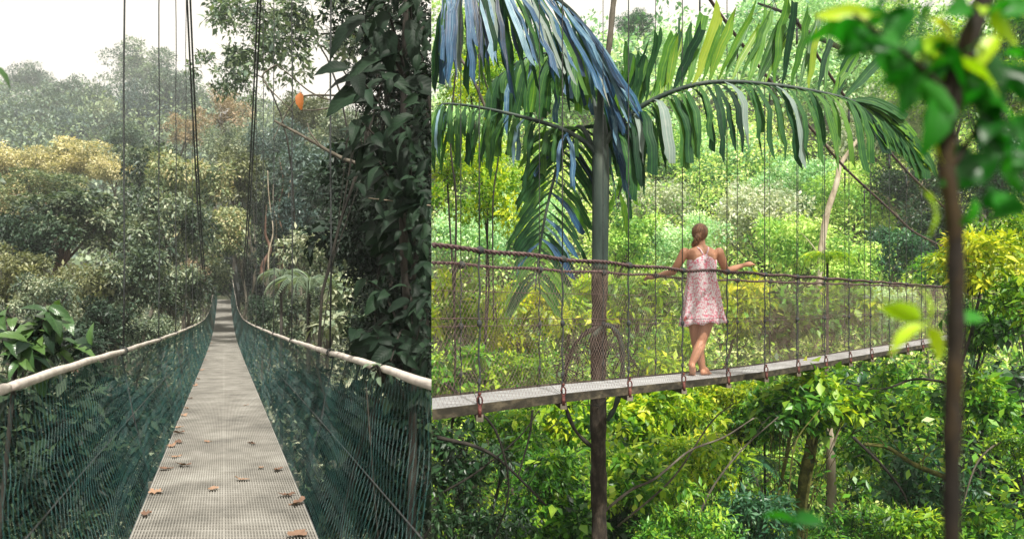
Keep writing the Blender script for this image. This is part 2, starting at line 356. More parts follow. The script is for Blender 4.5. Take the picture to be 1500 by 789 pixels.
PROTO = {}
def protos():
    for k in range(5): PROTO['fine', k] = crown_mesh('fine_crown', 10 + k, 13000, .055, .5, 40, .25, cr=(.14, .36), spread=1.2)
    for k in range(5): PROTO['mid', k] = crown_mesh('crown', 30 + k, 7000, .085, .45, 36, .45, 'fold', cr=(.13, .34), spread=1.25)
    for k in range(6): PROTO['big', k] = crown_mesh('big_leaf_crown', 50 + k, (1700, 2600, 1500, 3200, 2000, 1300)[k], (.17, .13, .19, .11, .15, .2)[k], (.42, .3, .5, .45, .36, .55)[k], 30, .5, 'fold', inner=.25, cr=(.14, .34), spread=1.35)
    for k in range(3): PROTO['sparse', k] = crown_mesh('sparse_crown', 70 + k, 1900, .09, .45, 26, .3, 'fold', inner=.2, cr=(.12, .26), spread=1.25)
    for k in range(2): PROTO['lace', k] = crown_mesh('lacy_crown', 80 + k, 5200, .06, .5, 34, .3, 'flat', inner=.3, cr=(.13, .28), spread=1.2)
protos()

rnd = random.Random(5)
TREES = []
def tree(side, px, py, Y, rpx, kind, mat, label, name='tree', cat='tree', group=None, sx=1.0, sz=1.0, bark='bark', trunk_px=None, tr=None, lean=0.0, bare=True):
    SIDE[0] = side
    Y = Y * 1.9 if side < 0 and Y >= 100 else Y
    R = rpx / F * Y * (1.25 if Y < 60 else 1.1); c = at(px, py, Y)
    seed = len(TREES); r = random.Random(seed * 7 + 3)
    bx = (at(trunk_px, py, Y).x if trunk_px else c.x + r.uniform(-.3, .3) * R)
    if side < 0: bx = min(bx, -.35)
    else: bx = max(bx, .35)
    by = Y + r.uniform(-.1, .4) * R
    if side < 0 and abs(bx - VX * by) < 2.6 and Y > 20: bx = VX * by + (2.8 if bx > VX * by else -2.8)
    bz = min(gh(bx, by), c.z - R * .6) - .05
    g = empty(name, (bx, by, bz), label, cat, group)
    nk = sum(1 for a in PROTO if a[0] == kind); me, cl, rc = PROTO[kind, (seed * 3 + seed // 3) % nk]
    cz = r.uniform(0, 6.28); scl = (R * sx, R * (sx + 1) / 2, R * sz)
    rel = c - Vector((bx, by, bz))
    link('crown', me, g, M[mat], rel, scl, (0, 0, cz))
    mb = MB(); tr0 = tr if tr else max(.022, R * .045)
    hub = rel + Vector((0, 0, -R * sz * .35))
    base = Vector((0, 0, 0)); k = Vector((r.uniform(-.12, .12), r.uniform(-.1, .1), 0)) * rel.length
    P = spline([base, base.lerp(hub, .35) + k, base.lerp(hub, .7) - k * .6, hub], 14)
    if kind == 'sparse':         # overhanging crown: the stem stands upright and arches over
        h2 = hub.z; P = spline([base, Vector((0, 0, h2 * .5)), Vector((.1 * hub.x, 0, h2 * .85)), Vector((hub.x * .5, hub.y * .5, h2 * 1.02)), hub + Vector((0, 0, R * .3))], 14)
    mb.tube(P, np.linspace(tr0 * 1.25, tr0 * .75, 14) * (1 + .06 * np.sin(np.arange(14) * 2.1)), 8)
    rot = Matrix.Rotation(cz, 3, 'Z')
    lt = .45 if kind in ('lace', 'big', 'sparse') else .8
    idx = list(range(len(cl))); r.shuffle(idx)
    for i in idx[:11]:
        e = rel + rot @ Vector(cl[i] * np.array([scl[0], scl[1], scl[2]]))
        s = Vector(P[r.randrange(9 if kind != 'sparse' else 11, 14)]); m_ = s.lerp(e, .5) + Vector((r.uniform(-.1, .1), r.uniform(-.1, .1), r.uniform(-.05, .15))) * R
        Q = spline([s, m_, e], 8); mb.tube(Q, np.linspace(tr0 * .5, tr0 * .1, 8) * lt, 5, cap=False)
        for q in range(2):
            e2 = e + Vector((r.uniform(-1, 1), r.uniform(-1, 1), r.uniform(-.4, .8))) * R * .3
            mb.tube([Q[5], (Vector(Q[5]) + e2) / 2 + Vector((0, 0, R * .03)), e2], [tr0 * .2, tr0 * .13, tr0 * .05], 4, cap=False)
    link('trunk', mb.mesh('trunk'), g, M[bark])
    TREES.append(g)
    return g

# ---- masses nobody could count: the far-off wood and the ground cover
def canopy(name, side, seed, x0, x1, y0, y1, ncl, n, L, rad, mats, label, hgt, skip=None):
    SIDE[0] = side; R = np.random.default_rng(seed)
    pts = []
    while len(pts) < ncl:
        y = math.sqrt(R.uniform(y0 * y0, y1 * y1)); x = R.uniform(x0, x1) * y
        if side * x > .3: pts.append((x, y, gh(x, y) + R.uniform(*hgt)))
    pts = np.array(pts); rc = R.uniform(*rad, ncl) ; ct = R.uniform(0, 1, ncl)
    which = R.integers(0, ncl, n)
    u = unit(R.normal(size=(n, 3)) + np.array([0, 0, .5]))
    P = pts[which] + u * (rc[which] * R.uniform(.75, 1.1, n) * (1 + .2 * np.sin(u[:, 0] * 8 + which)))[:, None] * np.array([1, 1, .75])
    A = unit(u * .7 + R.normal(size=(n, 3)) * .6 + np.array([0, 0, -.35])); Nn = np.array([0, 0, 1.]) + u * .5 + R.normal(size=(n, 3)) * .4
    tint = np.clip(.5 + R.uniform(-.3, .3, n) + (ct[which] - .5) * .95, 0, 1)
    s = R.uniform(.6, 1.3, n) * L
    if side < 0: ok = (np.abs(P[:, 0] + .2533 * P[:, 1]) > 1.6) | (P[:, 2] < -3.6)      # keep the bridge clear
    else: ok = (P[:, 1] > 6.6 + 1.056 * P[:, 0]) | ((P[:, 2] < -1.45) & (P[:, 1] > 6.5 + .2 * P[:, 0]))
    P, A, Nn, s, tint = P[ok], A[ok], Nn[ok], s[ok], tint[ok]
    mb = MB(); leaves(mb, P, A, Nn, s, s * .5, tint, 'flat')
    o = link(name, mb.mesh(name), mat=M[mats]); tag(o, label, kind='stuff'); return o

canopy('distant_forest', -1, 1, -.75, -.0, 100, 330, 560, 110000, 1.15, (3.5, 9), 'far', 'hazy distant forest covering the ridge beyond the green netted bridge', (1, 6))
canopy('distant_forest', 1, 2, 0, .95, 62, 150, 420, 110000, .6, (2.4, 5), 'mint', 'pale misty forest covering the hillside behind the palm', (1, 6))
canopy('undergrowth', -1, 3, -.7, -.0, 22, 90, 520, 120000, .26, (1.2, 3.4), 'grey', 'grey green undergrowth covering the valley below the green netted bridge', (0, 7))
canopy('undergrowth', 1, 4, 0, .9, 20, 66, 560, 130000, .24, (1.0, 2.8), 'spring', 'bright green undergrowth covering the slope behind the rope bridge', (0, 6))
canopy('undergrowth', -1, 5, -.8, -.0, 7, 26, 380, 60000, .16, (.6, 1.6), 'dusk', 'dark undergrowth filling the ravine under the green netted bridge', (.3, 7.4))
canopy('undergrowth', 1, 6, 0, .8, 9.5, 26, 520, 90000, .13, (.5, 1.5), 'green', 'yellow green undergrowth filling the ravine under the rope bridge', (.3, 7.3))
#TABLES

# ------------------------------------------------------------------ left footbridge (green chain-link, grating deck)
dk = np.array([(0, -1.50), (5, -1.545), (13, -1.70), (25, -1.93), (39, -2.08), (52, -1.85), (65, -1.15), (76, -.25), (84, .6)])
rl = np.array([(0, -.30), (3.3, -.36), (6.6, -.47), (14, -.655), (27, -.90), (39, -1.02), (52, -.75), (62, .1), (70, 1.4), (76, 2.4)])
def sm(tab):
    ys = np.linspace(tab[0, 0], tab[-1, 0], 400); zs = np.interp(ys, tab[:, 0], tab[:, 1])
    kz = np.ones(41) / 41; zs = np.convolve(np.pad(zs, 20, mode='reflect', reflect_type='odd'), kz, 'valid'); return ys, zs
DK, RL = sm(dk), sm(rl)
def deckz(y): return np.interp(y, *DK)
def railz(y): return np.interp(y, *RL) + .007 * np.abs(np.sin(np.pi * (np.asarray(y) - 3.4) / 3.9))  # sleeve sags between hangers a touch
def hw(y): return np.interp(y, [0, 60, 76], [.9, .87, .68])
def LP(y, off, z): return (VX * y + off, y, z)

SIDE[0] = -1
Lb = empty('footbridge', (VX * 3, 3, -1.52), 'long straight footbridge with teal chain-link sides, grating deck and beige handrails', 'footbridge')
LO = Vector(Lb.location)
def lnk(name, mb, mat, parent=Lb, smooth=True, kind=None, off=LO):
    me = mb.mesh(name, smooth); me.transform(Matrix.Translation(-off)); o = link(name, me, parent, M[mat])
    if kind: o['kind'] = kind
    return o
# one panel of grating, 1 m long, a skewed parallelogram that follows the bridge
mb = MB(); nb = 58
for i in range(nb + 1):
    x = -.6 + 1.2 * i / nb; w = .0037 if i % 29 else .006
    mb.bar((x, 0, 0), (x + VX * .997, .997, 0), w * 2, .022)
for j in range(13):
    y = .006 + j / 13; wide = j == 6
    mb.box((VX * y, y, -.002 if not wide else 0), (.602, (.007 if wide else .0055), .009))
panel = mb.mesh('deck_panel', False)
for k in range(73):
    y = 3 + k; z0, z1 = float(deckz(y)), float(deckz(y + 1))
    link('deck_panel', panel, Lb, M['grate'], Vector((VX * y, y, z0)) - LO, (1, 1, 1), (math.atan(z1 - z0), 0, 0))
for s in (-1, 1):
    y = np.linspace(3, 76, 150)
    mb = MB(); mb.tube([LP(a, s * .61, deckz(a) - .03) for a in y], .02, 6); lnk('edge_cable', mb, 'cable')
    mb = MB(); mb.tube([LP(a, s * .35, deckz(a) - .05) for a in y], .016, 6); lnk('deck_cable', mb, 'cable')
for k in range(37):
    y = 3.2 + 2 * k; mb = MB(); mb.bar(LP(y, -.66, deckz(y) - .055), LP(y, .66, deckz(y) - .055), .05, .05); lnk('cross_beam', mb, 'beam', smooth=False)
# rails: sleeves between hangers, butted end to end, netting, cables, hangers
def rail_point(a, s): return np.array(LP(a, s * hw(a), railz(a)))
stations = {-1: [3.4 + 3.95 * k for k in range(19)], 1: [3.0 + 3.88 * k for k in range(19)]}
for s in (-1, 1):
    st = stations[s]
    edges = [2.3] + st + [76]
    for a, b in zip(edges[:-1], edges[1:]):
        if b - a < .3: continue
        yy = np.linspace(a + .004, b - .004, 26)
        rr = .0225 * (1 + .03 * np.sin(yy * 5.1 + s) + .02 * np.sin(yy * 13)); rr[0] = rr[-1] = .018
        P = [rail_point(v, s) + np.array((.002 * math.sin(v * 4.3), 0, .002 * math.sin(v * 6.1))) for v in yy]
        mb = MB(); mb.tube(P, rr, 10); lnk('handrail', mb, 'rail')
    # netting of woven wire: zigzag wires, three-sided
    mb = MB(); cell = .078; rows = 14; y0, y1 = (2.4 if s < 0 else 3.3), 76; ncol = int((y1 - y0) / cell)
    RR = np.random.default_rng(3)
    jj, ii = np.meshgrid(np.arange(rows + 1), np.arange(ncol), indexing='ij')
    def npnt(c, r):
        y = y0 + c * cell; t = r / rows
        zt = railz(y) - .03; zb = deckz(y) - .01
        bulge = .05 * np.sin(np.pi * t) * (1 + .5 * np.sin(y * .9))
        x = VX * y + s * ((hw(y)) * (1 - t) + .615 * t + bulge) + .008 * np.sin(y * 3.1 + r)
        return np.stack([x, y + .015 * np.sin(r * 1.7 + y * .6), zt + (zb - zt) * t + .008 * np.sin(y * 5 + r * 2)], -1)
    off = ((jj % 2) * .5)
    Pt = npnt(ii + off, jj.astype(float))
    A_, B_ = [], []
    for r in range(rows):
        for c2 in (0, 1):
            sh = c2 if r % 2 else -(1 - c2)     # connect to the two neighbours below
            cc = np.arange(1, ncol - 1)
            A_.append(Pt[r, cc]); B_.append(Pt[r + 1, cc + (sh if r % 2 == 0 else sh)])
    A_ = np.concatenate(A_); B_ = np.concatenate(B_)
    def wires(mb, A_, B_, rad, bend=.012):
        n = len(A_); mid = (A_ + B_) / 2; mid[:, 1] += bend * (1 if True else 0)
        D = unit(B_ - A_); U = unit(np.cross(D, np.array([1., 0, 0]))); Vv = np.cross(D, U)
        ring = lambda P: np.stack([P + rad * (math.cos(t) * U + math.sin(t) * Vv) for t in (0, 2.094, 4.189)], 1)
        V = np.concatenate([ring(A_), ring(B_)], 1).reshape(-1, 3); k = np.arange(n)[:, None] * 6
        Fq = np.concatenate([k + np.array([[q, (q + 1) % 3, 3 + (q + 1) % 3, 3 + q]]) for q in range(3)])
        mb.add(V, Fq)
    wires(mb, A_, B_, .0014)
    lnk('netting', mb, 'net_teal', smooth=True)
    # longitudinal rope half way down the net
    mb = MB(); yy = np.linspace(2.6 if s < 0 else 3.3, 76, 200)
    mb.tube([LP(a, s * (.80 if a < 60 else .72), deckz(a) + .56) for a in yy], .004, 5); lnk('net_rope', mb, 'rope_dark')
    # main cable pair
    cz_ = lambda a: .3 + .0125 * (a - 45) ** 2 if a < 45 else .3 + .0075 * (a - 45) ** 2
    for d in (-.04, .04):
        mb = MB(); yy = np.linspace(4, 78, 90); mb.tube([LP(a, s * .9 + d, cz_(a) + d * .6) for a in yy], .026, 7); lnk('main_cable', mb, 'rope_dark')
    for k, a in enumerate(st):
        r0 = .0085
        top = cz_(a); bot = float(railz(a)) + .0
        if a < 4: continue
        mb = MB(); zz = np.linspace(bot - .02, top, 24); mb.tube([LP(a, s * hw(a) + .006 * math.sin(z * 3), z) for z in zz], r0, 6)
        h = lnk('hanger', mb, 'rope_dark')
        # lower part of the hanger, outside the net down to the deck beam
        mb = MB(); mb.tube([LP(a, s * (hw(a) + .03), bot), LP(a, s * .82, (bot + deckz(a)) / 2), LP(a, s * .66, deckz(a) - .05)], .008, 6); lnk('hanger_tail', mb, 'rope_dark')
        mb = MB()
        for q in range(4): mb.tube([LP(a - .02 + q * .012, s * hw(a) + .033 * math.cos(t), railz(a) + .033 * math.sin(t)) for t in np.linspace(0, 6.28, 11)], .006, 5, cap=False)
        lnk('lashing', mb, 'rope_dark')
    # close-set hangers of the far half
    for k in range(22):
        a = 46 + k * 1.4
        mb = MB(); mb.tube([LP(a, s * (hw(a) + .01), railz(a)), LP(a, s * .9, cz_(a))], .010, 4); lnk('thin_hanger', mb, 'rope_dark')
# portal at the far end, in the shade of the trees
mb = MB()
for s in (-1, 1): mb.bar(LP(76.4, s * 1.0, -3), LP(76.4, s * 1.0, 8.2), .3, .3)
mb.bar(LP(76.4, -1.15, 8.0), LP(76.4, 1.15, 8.0), .28, .3)
lnk('portal', mb, 'beam', smooth=False)

# dead leaves lying on the grating
def lobed(seed, L=.1, lob=5):
    r = random.Random(seed); mb = MB(); n = 22; pts = [(0, 0, .006)]
    for i in range(n):
        a = 6.283 * i / n; rad = L * (.45 + .5 * abs(math.cos(a * lob / 2 + r.random() * .4))) * r.uniform(.8, 1.1)
        x, y = rad * math.cos(a), rad * .62 * math.sin(a); pts.append((x, y, .004 + r.uniform(0, .022) + 2.2 * x * x))
    mb.add(pts, [(0, 1 + i, 1 + (i + 1) % n, 1 + (i + 1) % n) for i in range(n)], .5)
    return mb.mesh('fallen_leaf')
LM = [lobed(k, .075 + .006 * k, 3 + k % 3) for k in range(5)]
flist = [  # px, py, size, label
 (207, 757, 1.1, 'brown dead leaf at the left edge of the grating, nearest the viewer'), (228, 725, 1.3, 'dark olive dead leaf curled against the left net near the bottom'),
 (268, 684, 1.3, 'broad brown dead leaf lying flat near the left edge of the grating'), (242, 690, 1.1, 'light tan star-shaped dead leaf touching the left net'),
 (256, 672, 1.0, 'small brown dead leaf behind the broad flat one on the left edge'), (250, 656, 1.2, 'upright reddish dead leaf on the left grating edge'),
 (262, 650, 1.2, 'orange-brown dead leaf beside the upright reddish one'), (262, 636, 1.2, 'pale curled dead leaf set a little in from the left net'), (246, 628, .9, 'small crumpled leaf on the left edge beyond the upright reddish one'), (268, 610, 1.0, 'small pale brown leaf just beyond the star-shaped ones on the left edge'),
 (272, 600, 1.1, 'rust dead leaf pair member halfway along the left edge'), (276, 585, 1.0, 'brown leaf on the left edge where the net turns bright teal'), (282, 566, 1.2, 'curled brown leaf on the left edge before the deck narrows to a third'), (284, 556, 1.1, 'flat brown leaf right beside the curled one on the far left edge'), (287, 543, 1.2, 'rust leaf on the left edge level with the first right-hand hanger'), (293, 528, 1.2, 'tiny leaf on the left edge beyond the rust one'), (298, 515, 1.3, 'second farthest dead leaf on the left edge'), (302, 503, 1.3, 'farthest dead leaf on the left edge of the grating'),
 (312, 720, .9, 'thin twig-like dead leaf in the middle of the grating'), (354, 706, .9, 'pale narrow dead leaf right of the middle of the grating'), (304, 649, .9, 'small tan dead leaf in mid deck'),
 (421, 729, 1.2, 'reddish crumpled dead leaf near the right edge of the grating'), (438, 741, 1.3, 'dark brown dead leaf against the right net nearest the viewer'), (407, 692, 1.1, 'orange dead leaf by the right net'),
 (367, 651, .8, 'tiny brown leaf alone right of centre in mid deck'), (382, 688, .7, 'tiny dark dead leaf on the right half of the grating'), (371, 652, .7, 'tiny dark leaf beside the lone one right of centre'), (360, 595, .8, 'farthest dead leaf right of the deck centre line'), (436, 788, 1.2, 'dead leaf cut by the bottom frame edge at the right net')]
for k, (px, py, s_, lab) in enumerate(flist):
    # where the ray through the pixel meets the deck
    lo, hi = 3., 70.
    for _ in range(40):
        m_ = (lo + hi) / 2
        if (435 - py) / F * m_ < deckz(m_): hi = m_
        else: lo = m_
        # the ray is above the deck nearer the camera
    y = None
    for yy in np.linspace(3.2, 60, 1500):
        if (435 - py) / F * yy <= deckz(yy): y = yy; break
    if y is None: continue
    x = (px - 632) / F * y; xl = VX * y; x = min(max(x, xl - .56), xl + .56)
    mbn = link('fallen_leaf', LM[k % 5], None, M['dead'], (x, y, deckz(y) + .014), (s_ * .85,) * 3, (rnd.uniform(-.15, .15), rnd.uniform(-.15, .15), rnd.uniform(0, 6.28)))
    tag(mbn, lab or 'small dead leaf among others on the grating deck', 'leaf', 'dead leaves lying on the grating deck')

# ------------------------------------------------------------------ right footbridge (rope rails, solid deck, brown net)
SIDE[0] = 1
SL = 1.056
def NY(X): return 5.4 + SL * X            # near side line
def FY(X): return 6.04 + SL * X           # far side line
zd_tab = ([-.2, 0, 1.05, 2.9, 3.15, 3.88, 5.18, 9.85, 14], [-.755, -.75, -.775, -.845, -.852, -.868, -.875, -.856, -.80])
zr_tab = ([-.2, 0, .336, 1.053, 2.45, 3.15, 3.88, 5.84, 9.85, 14], [.34, .338, .33, .30, .262, .272, .26, .245, .2, .2])
zd = lambda X: np.interp(X, *zd_tab)
zr = lambda X: np.interp(X, *zr_tab)
zrf = lambda X: np.interp(X, [0, .88, 2.2, 3.0, 5, 9.85, 14], [.252, .235, .225, .20, .20, .215, .2])
def RN(X, z): return (X, NY(X), z)
def RF(X, z): return (X, FY(X), z)
X_END = 13.0
Rb = empty('rope_footbridge', (0.3, 6, -.8), 'narrow footbridge with twisted rope rails, brown netting and pale flat deck crossing the gorge', 'footbridge')
RO = Vector(Rb.location)
def rnk(name, mb, mat, smooth=True, kind=None): return lnk(name, mb, mat, Rb, smooth, kind, RO)
st_n = [.336 + .703 * k for k in range(18)]; st_f = [.225 + .70 * k for k in range(18)]
cuts = [.002] + st_n + [X_END]
for a, b in zip(cuts[:-1], cuts[1:]):
    a2, b2 = a + .003, b - .003; t = .055; mb = MB()
    # deck slab between the hangers
    V = []
    for X in (a2, b2):
        z = float(zd(X)); V += [RN(X, z), RF(X, z + .006), RF(X, z - .035), RN(X, z - .035)]
    mb.add(V, [(0, 4, 5, 1), (1, 5, 6, 2), (2, 6, 7, 3), (3, 7, 4, 0), (0, 1, 2, 3), (7, 6, 5, 4)])
    rnk('deck_panel', mb, 'deck_r', False)
    mb = MB(); V = []
    for X in (a2, b2):
        z = float(zd(X)); V += [(X, NY(X) - .035, z + .012), (X, NY(X) - .004, z + .012), (X, NY(X) - .004, z - t), (X, NY(X) - .035, z - t)]
    mb.add(V, [(0, 4, 5, 1), (1, 5, 6, 2), (2, 6, 7, 3), (3, 7, 4, 0), (0, 1, 2, 3), (7, 6, 5, 4)])
    rnk('fascia_board', mb, 'fascia', False)
    mb = MB(); V = []
    for X in (a2, b2):
        z = float(zd(X)); V += [(X, FY(X) + .004, z + .022), (X, FY(X) + .03, z + .022), (X, FY(X) + .03, z - t), (X, FY(X) + .004, z - t)]
    mb.add(V, [(0, 4, 5, 1), (1, 5, 6, 2), (2, 6, 7, 3), (3, 7, 4, 0), (0, 1, 2, 3), (7, 6, 5, 4)])
    rnk('far_fascia_board', mb, 'fascia', False)
def twisted(Pfun, L, r, pitch, name, mat='rope_red'):
    n = int(L / pitch * 7); t = np.linspace(0, 1, n); C_ = np.array([Pfun(v) for v in t])
    mb = MB(); T = unit(np.gradient(C_, axis=0)); A = unit(np.cross(T, [0, 0, 1.])); B = np.cross(T, A)
    for ph in (0, 3.14159):
        w = 6.2832 * L / pitch * t + ph
        P = C_ + r * .62 * (np.cos(w)[:, None] * A + np.sin(w)[:, None] * B)
        mb.tube(P, r * .62, 6)
    return rnk(name, mb, mat)
Ln = X_END * 1.454
twisted(lambda v: RN(.002 + v * (X_END - .1), float(zr(v * X_END)) + .006 * math.sin(v * X_END * 8.9 + 1)), Ln, .0165, .115, 'rope_rail')
twisted(lambda v: RF(.002 + v * (X_END - .1), float(zrf(v * X_END)) + .006 * math.sin(v * X_END * 8.9)), Ln, .013, .10, 'rope_rail')
cabn = lambda X: float(np.interp(X, [-1, 0, 2, 4.21, 5.84, 8, 10.05, 13, 14], [8.4, 7.5, 5.3, 3.6, 2.8, 2.15, 1.72, 1.3, 1.2]))
cabf = lambda X: float(np.interp(X, [-1, 0, 2, 3.14, 4.54, 6.58, 9.45, 13, 14], [6.9, 6.0, 4.2, 3.42, 2.78, 2.02, 1.25, .9, .9]))
for fn, cb in ((RN, cabn), (RF, cabf)):
    mb = MB(); P = [fn(X, cb(X)) for X in np.linspace(.003, X_END, 15)]
    mb.tube(spline(P, 80), .019, 7); rnk('main_cable', mb, 'rope_red')
for side_fn, sts, zz, cb, nm in ((RN, st_n, zr, cabn, 'near'), (RF, st_f, zrf, cabf, 'far')):
    for X in sts:
        if X > X_END - .1: continue
        P0 = np.array(side_fn(X, 0)); zrv = float(zz(X)); zdv = float(zd(X)); r_ = .0065 if nm == 'near' else .005
        mb = MB(); top = cb(X)
        mb.tube([P0 + (0, 0, z) for z in np.linspace(zrv, top, 12)], r_ * .8, 5)
        mb.ball(P0 + (0, 0, top), (.028, .028, .035), 8, 6); mb.ball(P0 + (0, 0, top - .1), (.016, .016, .03), 8, 6)
        if top > 1.8: mb.tube([P0 + (0, 0, top - .28), P0 + (0, 0, top - .12)], r_ * 2, 6)
        rnk('hanger', mb, 'rope_dark')
        # lower hanger between rail and deck with knots
        mb = MB(); zs = np.linspace(zdv - .02, zrv, 16); wob = .006 * np.sin(zs * 21 + X)
        mb.tube([P0 + (w, 0, z) for w, z in zip(wob, zs)], r_ * 1.15, 6)
        mb.ball(P0 + (0, -.004, (zrv + zdv) / 2 + .03), (.020, .020, .028), 8, 6)
        mb.ball(P0 + (.004, 0, zrv), (.032, .032, .030), 9, 7); mb.ball(P0 + (0, 0, zdv + .16), (.014, .014, .03), 8, 6)
        rnk('lower_hanger', mb, 'rope_dark')
        if nm == 'near':
            mb = MB()
            zc = zdv + .035; q = [(0.019 * math.cos(a), -.045, .034 * math.sin(a)) for a in np.linspace(0, 6.283, 13)]
            mb.tube([P0 + (a, b, zc + c) for a, b, c in q], .0065, 6, cap=False)
            mb.ball(P0 + (0, -.045, zc + .05), (.013, .013, .013), 8, 6); mb.ball(P0 + (0, -.045, zc - .04), (.014, .013, .014), 8, 6)
            mb.box(P0 + (0, -.05, zdv - .04), (.012, .012, .035))
            rnk('shackle', mb, 'rusty')
            mb = MB(); mb.bar(P0 + (0, -.06, zdv - .085), np.array(RF(X, zdv - .085)) + (0, .06, 0), .05, .045); rnk('cross_beam', mb, 'beam', False)
def diamond_net(fn, zt, zb, X0, X1, cell, rows, rad, seed):
    ncol = int((X1 - X0) * 1.454 / cell); dx = cell / 1.454; R = np.random.default_rng(seed)
    jj, ii = np.meshgrid(np.arange(rows + 1), np.arange(ncol), indexing='ij')
    X = X0 + (ii + (jj % 2) * .5) * dx + .12 * dx * np.sin(ii * .37 + jj * .9); t = jj / rows
    sag = .012 * np.sin(np.pi * t) * (1 + np.sin(X * 4.5))
    Y = 5.4 + SL * X if fn is RN else 6.04 + SL * X
    Z = zt(X) * (1 - t) + zb(X) * t
    P = np.stack([X, Y + sag, Z + .006 * np.sin(X * 9 + jj)], -1); A_, B_ = [], []
    cc = np.arange(1, ncol - 1)
    for r in range(rows):
        for sh in ((0, 1) if r % 2 else (-1, 0)):
            A_.append(P[r, cc]); B_.append(P[r + 1, cc + sh])
    mb = MB(); wires(mb, np.concatenate(A_), np.concatenate(B_), rad); return mb
rnk('netting', diamond_net(RN, lambda X: zr(X) - .015, lambda X: zd(X) + .015, .0, X_END, .042, 36, .0008, 1), 'net_brown')
rnk('netting', diamond_net(RF, lambda X: zrf(X) - .015, lambda X: zd(X) + .03, .0, X_END, .042, 34, .0008, 2), 'net_brown')
for fn, zt_, f in ((RN, zr, .44), (RF, zrf, .47), (RF, zrf, .2)):
    mb = MB(); mb.tube([fn(X, float(zt_(X)) * (1 - f) + float(zd(X)) * f) for X in np.linspace(.003, X_END, 30)], .0028, 4); rnk('net_line', mb, 'rope_red')

# ------------------------------------------------------------------ palm behind the rope bridge
PY = 8.35
pb = gh(1.7, PY)
Pm = empty('palm_tree', (1.712, PY, pb), 'tall palm with smooth green stem and huge drooping fronds behind the rope bridge', 'palm tree')
PO = Vector(Pm.location)
def pnk(name, mb, mat, parent=Pm, smooth=True):
    me = mb.mesh(name, smooth); me.transform(Matrix.Translation(-PO)); return link(name, me, parent, M[mat] if isinstance(mat, str) else mat)
zs = np.linspace(pb, .28, 70)
mb = MB(); mb.tube([(1.712 + .012 * math.sin(z * 1.3), PY, z) for z in zs], .079 + .006 * np.sin(zs * 9) + .004 * np.sin(zs * 23), 18); pnk('trunk', mb, 'palm_trunk')
zs = np.linspace(.27, 1.85, 40)
mb = MB(); mb.tube([(1.712 + .012 * math.sin(z * 1.3), PY, z) for z in zs], np.interp(zs, [.27, .5, 1.3, 1.7, 1.85], [.081, .082, .088, .075, .05]), 20); pnk('stem', mb, 'palm_stem')
def leaflet(mb, base, axis, up, L, W, droop, seed, fish=True):
    """a strip folded along its rib that droops under gravity, with a torn, slanting end"""
    r = random.Random(seed); n = 7; p = Vector(base); d = Vector(axis).normalized(); V = []
    for i in range(n):
        t = i / (n - 1); s = d.cross(Vector(up)).normalized()
        if s.length < .1: s = Vector((1, 0, 0))
        u = s.cross(d).normalized()
        w = W * (.25 + .95 * min(1, t * 2.6)) * (1 if t < .8 else 1.0) / 2
        e1 = w; e2 = w
        if i == n - 1 and not fish: e1 = e2 = w * .15
        if i == n - 2 and not fish: e1 = e2 = w * .6
        q = Vector((r.uniform(-.02, .02), r.uniform(-.02, .02), 0)) * L
        jag1 = d * (r.uniform(-.16, .02) * L if i == n - 1 else 0); jag2 = d * (r.uniform(-.02, .13) * L if i == n - 1 else 0)
        V += [p + s * e1 + u * w * .35 + jag1 + q, p - u * w * .1 + q, p - s * e2 + u * w * .35 + jag2 + q]
        d = (d + Vector((0, 0, -1)) * droop * (1.2 - .3 * t) / n * 2).normalized(); p = p + d * L / (n - 1)
    Fq = []
    for i in range(n - 1):
        a = i * 3; Fq += [(a, a + 3, a + 4, a + 1), (a + 1, a + 4, a + 5, a + 2)]
    mb.add([tuple(v) for v in V], Fq, .5 + r.uniform(-.25, .25))
def frond(ctrl, r0, n, Lf, W, mats, dirf, label=None, seed=0, start=.12):
    P = spline(ctrl, 60); mb = MB(); mb.tube(P, np.linspace(r0, .008, 60), 8)
    fr = pnk('frond', mb, 'palm_stem')
    if label: fr['label'] = label
    r = random.Random(seed); rest = {}
    for k in range(n):
        t = start + (1 - start) * (k // 2 + .5) / (n / 2); t = min(t, .995); sgn = 1 if k % 2 else -1
        i = min(int(t * 59), 58); base = Vector(P[i]); T = (Vector(P[min(i + 1, 59)]) - Vector(P[max(i - 1, 0)])).normalized()
        ax, up, L_, dr, mt = dirf(t, sgn, T, r)
        if seed in (13, 15, 16):          # the least of the leaflets: one part for each colour
            leaflet(rest.setdefault(mt, MB()), base, ax, up, L_ * Lf * r.uniform(.7, 1.15), W * r.uniform(.55, 1.3), dr, seed * 1000 + k, r.random() < .75); continue
        mb = MB(); leaflet(mb, base, ax, up, L_ * Lf * r.uniform(.7, 1.15), W * r.uniform(.55, 1.3), dr, seed * 1000 + k, r.random() < .75)
        lo = pnk('leaflet', mb, mt, fr); rib_attr(lo.data, [(i / 6, f, 0) for i in range(7) for f in (-1, 0, 1)])
    for mt, mb in rest.items():
        lo = pnk('leaflets', mb, mt, fr); lo['kind'] = 'stuff'; rib_attr(lo.data, [(i / 6, f, 0) for _ in range(len(lo.data.vertices) // 21) for i in range(7) for f in (-1, 0, 1)])
    return fr
def mix_mats(r, *w):
    x = r.random() * sum(b for a, b in w)
    for a, b in w:
        x -= b
        if x <= 0: return a
    return w[-1][0]
top = (1.712, PY, 1.68)
